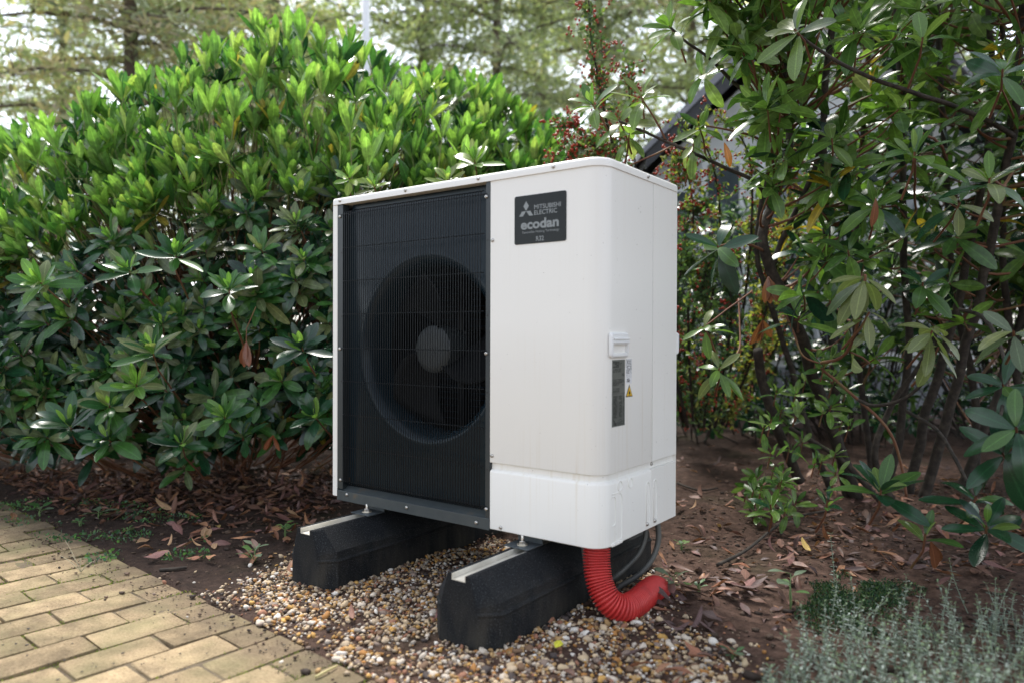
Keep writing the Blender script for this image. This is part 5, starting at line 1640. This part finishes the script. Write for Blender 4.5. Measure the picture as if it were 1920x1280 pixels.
# low evergreen undergrowth at the foot of the berry bush, hiding the house plinth
for px0, px1, lab in ((1225, 1345, "low dark evergreen shrub on the soil just past the heat pump's back corner"), (1345, 1500, "low leafy shrub at the foot of the right-hand stems"), (1500, 1720, "dim shrub far behind the right-hand stems"), (1720, 2050, "dim shrub behind the stems at the right edge")):
    root = empty("evergreen_shrub", tuple(ground((px0 + px1) / 2, 800) * np.array([1, 1, 0])))
    tag(root, lab, "shrub", "low shrubs in front of the house")
    ub = LeafBank(RT, RTPAL, LEAF); ut = MB()
    for _ in range(int((px1 - px0) * .75)):
        px, py, t = rng.uniform(px0, px1), rng.uniform(380, 800), rng.uniform(4.7, 6.2)
        c = at(px, py, t)
        if c[2] < .05: continue
        axis = nrm(UPV * .8 + cam_side * .4 + rng.normal(0, .3, 3))
        rosette(ub, c, axis, 8, rng.uniform(.09, .13), .5, 1.7, [0, 1, 1, 2, 3], t)
        ut.tube([c, c - axis * .15, np.array([c[0] * .7 + root.location[0] * .3, c[1] * .7 + root.location[1] * .3, max(0, c[2] - .5)])], [.003, .004, .007], 4, caps=False)
    ub.finish(root, 30)
    o = ut.build("twigs", BARK, None); world_child(o, root); o["kind"] = "stuff"

# ------------------------------------------------------------------ fallen leaves
DL = [leaf_shape(7, .34, .7, .45, .25, .80, 31), leaf_shape(7, .30, 1.3, .60, .30, .82, 32), leaf_shape(7, .38, .3, .25, .30, .80, 33), leaf_shape(7, .32, -.6, .55, .25, .80, 34), leaf_shape(7, .28, 1.8, .80, .35, .82, 35), leaf_shape(7, .36, -.25, .15, .20, .80, 36)]
DLPAL = [(0.22, 0.095, 0.055), (0.29, 0.145, 0.078), (0.125, 0.064, 0.045), (0.34, 0.21, 0.12), (0.23, 0.120, 0.088), (0.092, 0.056, 0.052), (0.155, 0.075, 0.066), (0.42, 0.29, 0.09), (0.52, 0.50, 0.045)]
dmesh = LeafBank(DL, DLPAL, LEAF_DRY)
SHAPE_WORD = ['arched', 'curled', 'flat', 'cupped', 'rolled', 'open']
TINT_WORD = ['reddish', 'tan', 'dark', 'pale', 'brown', 'blackish', 'purplish', 'ochre', 'yellow']
def fallen(px, py, L, tint, label, group, shape=None, yaw=None, lift=0.0, tilt=.22):
    g = ground(px, py)
    z = max(soil_h(g[0], g[1]), 0.007 if edge_dist(g[0], g[1]) > -.01 else -1) + .006 + lift
    if in_poly(g[0], g[1], GRAVEL_POLY): z += .008
    g = ground(px, py, z)
    o = bpy.data.objects.new("fallen_leaf", dmesh.mesh_for(shape if shape is not None else random.randrange(len(DL)), tint, "fallen_leaf"))
    COL.objects.link(o)
    o.location = (g[0], g[1], z); o.scale = (L, L, L)
    flip = math.pi if random.random() < .3 else 0
    o.rotation_euler = (random.gauss(0, tilt), random.gauss(0, tilt) + flip, yaw if yaw is not None else random.uniform(0, 6.28))
    if flip: o.location.z += L * .10
    if group:
        shp = SHAPE_WORD[[k for k, m in dmesh.cache.items() if m == o.data][0][0]]
        w = o.rotation_euler.z; td = np.array([-math.sin(w), math.cos(w)])
        a_, b_ = float(td @ rt[:2]), float(td @ fw[:2])
        dr = ("right" if a_ > 0 else "left") if abs(a_) > abs(b_) else ("away" if b_ > 0 else "forward")
        sz = "small " if L < .066 else ("large " if L > .084 else "")
        label = f"{sz}{shp} {TINT_WORD[tint]} leaf with its tip {dr}, {label}"
    return tag(o, label, "leaf", group)
def scatter(n, boxes, tints, label, group, L=(.06, .10), lift=.012):
    for _ in range(n):
        x0, x1, y0, y1 = random.choice(boxes)
        fallen(random.uniform(x0, x1), random.uniform(y0, y1), random.uniform(*L), random.choice(tints), label, group, lift=random.uniform(0, lift))
scatter(105, [(0, 620, 885, 925), (20, 620, 905, 965), (330, 560, 915, 985)], [0, 1, 2, 2, 4, 6, 3], "in the litter under the left bush", "litter under the left bush")
scatter(26, [(255, 420, 985, 1052), (290, 400, 1000, 1045)], [0, 1, 3, 4, 6], "on soil near the paving edge", "leaves near the paving edge", L=(.05, .085))
scatter(24, [(430, 565, 985, 1048), (470, 600, 975, 1010)], [0, 1, 1, 6, 2], "piled beside the farther foot", "leaves beside the farther foot", L=(.06, .09), lift=.03)
scatter(30, [(1225, 1440, 1075, 1180), (1290, 1430, 1060, 1110), (1250, 1350, 1180, 1215)], [0, 2, 2, 5, 6, 5, 5], "on ground beyond the red hose", "leaves beyond the hose", L=(.06, .10), lift=.02)
scatter(18, [(1275, 1480, 850, 1000), (1275, 1420, 830, 900)], [0, 1, 2, 4, 3], "on bare soil behind the unit", "leaves on the bare soil", L=(.05, .09))
scatter(48, [(1470, 1900, 900, 1010), (1560, 1910, 960, 1110), (1450, 1650, 1010, 1100)], [0, 2, 2, 5, 6, 1], "in shade below the right stems", "leaves below the right stems", L=(.06, .10), lift=.02)
scatter(9, [(1060, 1330, 1225, 1275)], [5, 2, 0, 1], "on the foreground gravel", "leaves on the foreground gravel", L=(.05, .08))
for a in ((1041, 1217, .062, 8, "bright yellow-green fallen leaf on the gravel before the nearer foot", None, 5, 0.3), (412, 988, .062, 7, "ochre yellow fallen leaf lying flat on the soil left of the farther foot", None, 2, 1.2),
          (703, 1188, .055, 0, "curled brown leaf like a small shell on the gravel between the feet", None, 4, .9), (662, 1162, .052, 4, "thin pale brown leaf on the gravel in front of the farther foot", None, 0, 1.0),
          (815, 1162, .060, 6, "flat red-brown leaf on the gravel against the nearer foot's left side", None, 2, .2), (355, 1008, .085, 4, "large broad pinkish brown leaf lying near the paving edge", None, 2, .5),
          (1330, 1175, .085, 5, "long dark green-brown leaf at the gravel's right margin", None, 0, .4), (1520, 1035, .07, 7, "ochre curled leaf alone on the dark soil below the right shrub", None, 0, .7)):
    fallen(*a[:5], None, a[6], a[7], tilt=.12)
for k, (px, py, L, tn, lf, word) in enumerate(((1262, 1116, .075, 6, .014, "purplest"), (1262, 1130, .080, 5, .016, "lowest"), (1258, 1106, .070, 0, .018, "reddest"), (1280, 1110, .085, 2, .012, "outermost"), (1248, 1135, .070, 5, .006, "nearest"))):
    fallen(px, py, L, tn, f"dark leaf covering the buried end of the red hose, {word} of five", None, (0, 3, 1, 2, 0)[k], (.5, 1.1, -.6, .2, 1.5)[k], lift=lf, tilt=.15)
# broken leaf litter, far too much to count
li = []
for _ in range(4700):
    r_ = random.random()
    if r_ < .80: g = ground(random.uniform(-80, 640), random.triangular(862, 990, 905))
    elif r_ < .97: g = ground(random.uniform(1450, 1950), random.uniform(880, 1080))
    else: g = ground(random.uniform(1240, 1500), random.uniform(840, 1190))
    if edge_dist(g[0], g[1]) > -.10 - random.uniform(0, .12): continue
    d = nrm([random.gauss(0, 1), random.gauss(0, 1), random.gauss(0, .2)]); nu = nrm([random.gauss(0, .35), random.gauss(0, .35), 1]); nu = nrm(nu - d * (nu @ d))
    li.append((np.array([g[0], g[1], soil_h(g[0], g[1]) + random.uniform(.001, .010)]), np.cross(d, nu), d, nu, random.uniform(.022, .075), random.randrange(6), random.choice((0, 2, 2, 5, 6, 5, 4, 1)), 0))
lo = joined("leaf_litter", li, DL, DLPAL, LEAF_DRY)
tag(lo, "broken brown leaf litter covering the shaded soil", "leaf litter", kind="stuff")

# ------------------------------------------------------------------ small plants and debris on the ground
WS = [leaf_shape(7, .55, .35, .15, .08, .95, 41), leaf_shape(7, .42, .5, .2, .08, .9, 42), leaf_shape(7, .70, .3, .1, .06, 1.0, 43)]
WPAL = [(0.06, 0.14, 0.045), (0.10, 0.20, 0.06), (0.15, 0.24, 0.075), (0.16, 0.22, 0.14), (0.045, 0.10, 0.05)]
WSTEM = simple("weed_stem", (0.13, 0.20, 0.07), 0.6)
def weed(px, py, n, L, h, tints, label, spread=1.0, blade=False):
    g = ground(px, py); g[2] = soil_h(g[0], g[1])
    root = empty("weed", tuple(g)); tag(root, label, "weed", "weeds along the bed")
    wb = LeafBank(WS, WPAL, LEAF_SMALL)
    for k in range(n):
        s = (k + 1) / n
        w = k * 2.4 + random.uniform(-.4, .4)
        d = nrm([math.cos(w) * spread, math.sin(w) * spread, random.uniform(.15, .7)])
        p = g + np.array([0, 0, h * (.35 + .65 * s)])
        tip = p + d * L * .35
        o = MB().tube([g + np.array([0, 0, -.005]), (g + p) / 2 + rng.normal(0, .003, 3), p, tip], [.0016, .0015, .0012, .0010], 5, caps=False).build("stalk", WSTEM, None, smooth=180)
        world_child(o, root)
        wb.add(tip, d, np.array([0, 0, 1.0]) + rng.normal(0, .2, 3), L * random.uniform(.75, 1.1), random.choice(tints), None, 0)
    wb.finish(root, 99)
    if blade:
        for k in range(9):
            w = random.uniform(0, 6.28); L2 = random.uniform(.06, .12)
            e = g + np.array([math.cos(w) * L2 * .7, math.sin(w) * L2 * .7, L2 * .45]); m_ = g + np.array([math.cos(w) * L2 * .35, math.sin(w) * L2 * .35, L2 * .5])
            world_child(MB().tube(bez(g, m_, e, 6), [.0016, .0015, .0013, .0011, .0008, .0003], 4).build("blade", WSTEM, None, smooth=180), root)
for a in ((75, 968, 8, .040, .035, (0, 3, 0), "broad-leaved weed at the far left, beside the paving"), (185, 972, 5, .055, .030, (3, 1), "weed with two large pale rounded leaves left of the litter", 1.4),
          (150, 985, 9, .026, .02, (0, 1, 4), "low green weed mat just beyond the mossy bricks"), (535, 1012, 7, .038, .06, (1, 2, 0), "upright fresh green seedling beside the farther rubber foot"),
          (478, 1052, 5, .040, .055, (3, 1), "grassy weed with narrow blades before the farther foot", 1.0, True), (1278, 1030, 7, .026, .025, (1, 2, 0), "small bright green seedling on the soil right of the heat pump"),
          (1262, 1112, 6, .050, .05, (3, 3, 1), "grey-green rounded seedling at the buried end of the red hose"), (1482, 1140, 5, .045, .10, (3, 1), "tall pale seedling left of the moss patch"),
          (240, 1000, 8, .022, .02, (0, 1), "tiny clover-like weed among brown leaves"), (1310, 1110, 5, .025, .02, (0, 4), "small dark seedling among curled leaves beyond the hose"), (1375, 1235, 6, .030, .02, (0, 3, 4), "low weed between the gravel and the silver ground cover"),
          (300, 962, 4, .02, .02, (1, 1), "single small seedling in the litter under the bush")):
    weed(*a)
# green mat of tiny weeds and moss beyond the paving
gi = []
for _ in range(5200):
    px, py = random.uniform(-60, 400), random.uniform(938, 1075)
    g = ground(px, py)
    dn = mnoise.noise(Vector((g[0] * 5, g[1] * 5, 14))) + max(0, .25 - px / 1200)
    if edge_dist(g[0], g[1]) > .10 or dn < .12 + random.uniform(0, .25): continue
    d = nrm([random.gauss(0, .8), random.gauss(0, .8), random.uniform(.2, 1)]); xx = nrm(np.cross(d, [random.gauss(0, 1), random.gauss(0, 1), .3]))
    gi.append((np.array([g[0], g[1], max(soil_h(g[0], g[1]), .003 if edge_dist(g[0], g[1]) > 0 else -1) + random.uniform(0, .012)]), xx, d, np.cross(xx, d), random.uniform(.005, .016), random.randrange(3), random.choice((0, 1, 4, 0, 4)), 0))
go = joined("weed_mat", gi, WS, WPAL, LEAF_SMALL)
tag(go, "mat of tiny green weeds and moss along the paving's far edge", "weeds", kind="stuff")
# moss cushion at the right
mi = []
for _ in range(15000):
    px, py = random.gauss(1600, 75), random.gauss(1135, 36)
    g = ground(px, py)
    if not (1475 < px < 1790 and 1070 < py < 1215): continue
    if mnoise.noise(Vector((g[0] * 9, g[1] * 9, 33))) + random.uniform(-.1, .1) < .55 * (((px - 1600) / 150) ** 2 + ((py - 1135) / 60) ** 2) - .25: continue
    hh = .035 * max(0, 1 - ((px - 1600) / 150) ** 2 - ((py - 1135) / 70) ** 2)
    d = nrm([random.gauss(0, .6), random.gauss(0, .6), 1]); xx = nrm(np.cross(d, [random.gauss(0, 1), random.gauss(0, 1), .3]))
    mi.append((np.array([g[0], g[1], soil_h(g[0], g[1]) + hh * random.uniform(.4, 1) + .01 * mnoise.noise(Vector((g[0] * 40, g[1] * 40, 0)))]), xx, d, np.cross(xx, d), random.uniform(.005, .011), random.randrange(2), random.choice((0, 1, 2, 3)), 0))
mo = joined("moss_cushion", mi, tuft_shapes, [(0.014, 0.042, 0.014), (0.022, 0.058, 0.018), (0.010, 0.032, 0.012), (0.045, 0.075, 0.02)], LEAF_SMALL)
tag(mo, "deep green moss cushion behind the silver ground cover", "moss", kind="stuff")
# silver-grey creeping plant in the right foreground
SS = [leaf_shape(3, .55, .3, .12, 0, .95, 51), leaf_shape(3, .48, .15, .2, 0, .95, 52)]
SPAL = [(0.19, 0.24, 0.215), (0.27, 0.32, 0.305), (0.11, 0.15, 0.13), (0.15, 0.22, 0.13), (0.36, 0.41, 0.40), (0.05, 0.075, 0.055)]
si, sst = [], MB()
placed = 0
tall_spots = [(1565, 1120, .17), (1548, 1200, .16), (1630, 1195, .13), (1690, 1160, .13), (1760, 1170, .10), (1815, 1150, .14), (1880, 1190, .10), (1720, 1210, .11), (1600, 1260, .12), (1500, 1270, .10), (1585, 1180, .10)]
def silver(g, h):
    lean = np.array([random.gauss(0, .22), random.gauss(0, .22), 1.0])
    top = g + lean * h
    midp = g + lean * h * .5 + rng.normal(0, .008, 3)
    pth = bez(g, midp, top, 5)
    sst.tube(pth, [.0014, .0013, .0011, .0009, .0005], 4, caps=False)
    n = int(h / .0110)
    for k in range(n):
        s = (k + 1) / n
        if s < .1: continue
        p = (1 - s) ** 2 * g + 2 * s * (1 - s) * midp + s * s * top
        w = k * 1.57 + random.uniform(-.3, .3)
        for sg in (0, math.pi):
            d = nrm([math.cos(w + sg), math.sin(w + sg), random.uniform(.1, .7)])
            xx = nrm(np.cross(d, [0, 0, 1]))
            si.append((p, xx, d, np.cross(xx, d), random.uniform(.010, .017) * (1.05 - .4 * s), random.randrange(2), 3 if s > .88 else random.choice((0, 1, 2, 0, 4)), 0))
for px, py, h in tall_spots:
    g = ground(px, py); g[2] = soil_h(g[0], g[1]); silver(g, h)
while placed < 330:
    px, py = random.uniform(1380, 2050), random.uniform(1130, 1500)
    lim = np.interp(px, [1380, 1480, 1560, 1700, 2050], [1330, 1235, 1190, 1165, 1130])
    if py < lim + abs(random.gauss(0, 14)): continue
    placed += 1
    g = ground(px, py); g[2] = soil_h(g[0], g[1])
    silver(g, random.uniform(.05, .165) * (1 if px > 1500 else .5))
for _ in range(620):                               # short shoots under the tall ones, shade put into their dark tint
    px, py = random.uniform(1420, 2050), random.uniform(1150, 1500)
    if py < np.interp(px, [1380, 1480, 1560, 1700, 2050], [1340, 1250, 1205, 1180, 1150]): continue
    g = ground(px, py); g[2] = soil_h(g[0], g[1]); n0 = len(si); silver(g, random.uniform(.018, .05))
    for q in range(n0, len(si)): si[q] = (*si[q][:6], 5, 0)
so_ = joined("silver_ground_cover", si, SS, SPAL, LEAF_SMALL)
tag(so_, "silver-grey creeping plant with upright leafy stems in the right foreground", "ground cover", kind="stuff")
sst.build("stalks", simple("silver_stalk", (0.17, 0.20, 0.14), 0.7), so_)
# dark seeds and crumbs on the bricks
bm = MB()
for _ in range(95):
    px, py = random.uniform(0, 640), random.uniform(1010, 1280)
    g = ground(px, py, .008)
    if edge_dist(g[0], g[1]) < .0: continue
    s = random.uniform(.0025, .0055); w = random.uniform(0, 3.1)
    V, F = PEBLO[random.randrange(10)]
    c, sn = math.cos(w), math.sin(w)
    bm.add([(g[0] + (v[0] * c * 1.3 - v[1] * sn) * s, g[1] + (v[0] * sn * 1.3 + v[1] * c) * s, .009 + v[2] * s) for v in V], F.tolist())
so2 = bm.build("seed_debris", simple("dark_seed", (0.025, 0.018, 0.015), .6)); tag(so2, "small dark seeds scattered over the brick paving", "seeds", kind="stuff")
# sticks
def stick(pts, r0_, r1_, label, mat=BARK, nm="stick"):
    P = smooth_path(pts, 6)
    o = MB().tube(P, list(np.linspace(r0_, r1_, len(P))), 7).build(nm, mat, None, smooth=180)
    tag(o, label, "stick", "sticks on the ground")
def gp_(px, py, z=.01):
    g = ground(px, py); h = max(soil_h(g[0], g[1]), .006 if edge_dist(g[0], g[1]) > 0 else -1)
    return ground(px, py, h + z)
stick([gp_(1345, 1058, .012), gp_(1400, 1030, .02), gp_(1450, 990, .03), gp_(1490, 968, .03), gp_(1560, 955, .05)], .006, .004, "long dark branch lying on the soil right of the heat pump")
stick([gp_(300, 1068, .006), gp_(325, 1066, .007), gp_(350, 1063, .006)], .006, .005, "short grey twig at the corner of the paving")
STRAW = simple("straw", (0.42, 0.36, 0.16), .6)
stick([gp_(592, 1268, .006), gp_(610, 1258, .008), gp_(632, 1247, .006)], .0035, .0022, "yellow-green stalk lying on the bricks", STRAW)
stick([gp_(1270, 905, .01), gp_(1310, 918, .015), gp_(1345, 914, .01)], .006, .004, "brown twig on the soil at the heat pump's back corner")
PALEG = simple("dry_grass", (0.42, 0.38, 0.26), .7)
tuft = empty("dry_grass_tuft", tuple(gp_(152, 1072, 0)))
tag(tuft, "small tuft of dry pale grass growing between the bricks", "grass tuft")
for px, py, hh in ((122, 1012, .06), (135, 1040, .04), (150, 1045, .045), (178, 1050, .03), (165, 1058, .03), (112, 1040, .035)):
    b = gp_(152, 1072, 0); e = at(px, py, (b - CAM) @ fw)
    world_child(MB().tube(bez(b, (b + e) / 2 + np.array([0, 0, .012]), e, 6), [.0012, .0011, .001, .0009, .0007, .0004], 4).build("blade", PALEG, None, smooth=180), tuft)
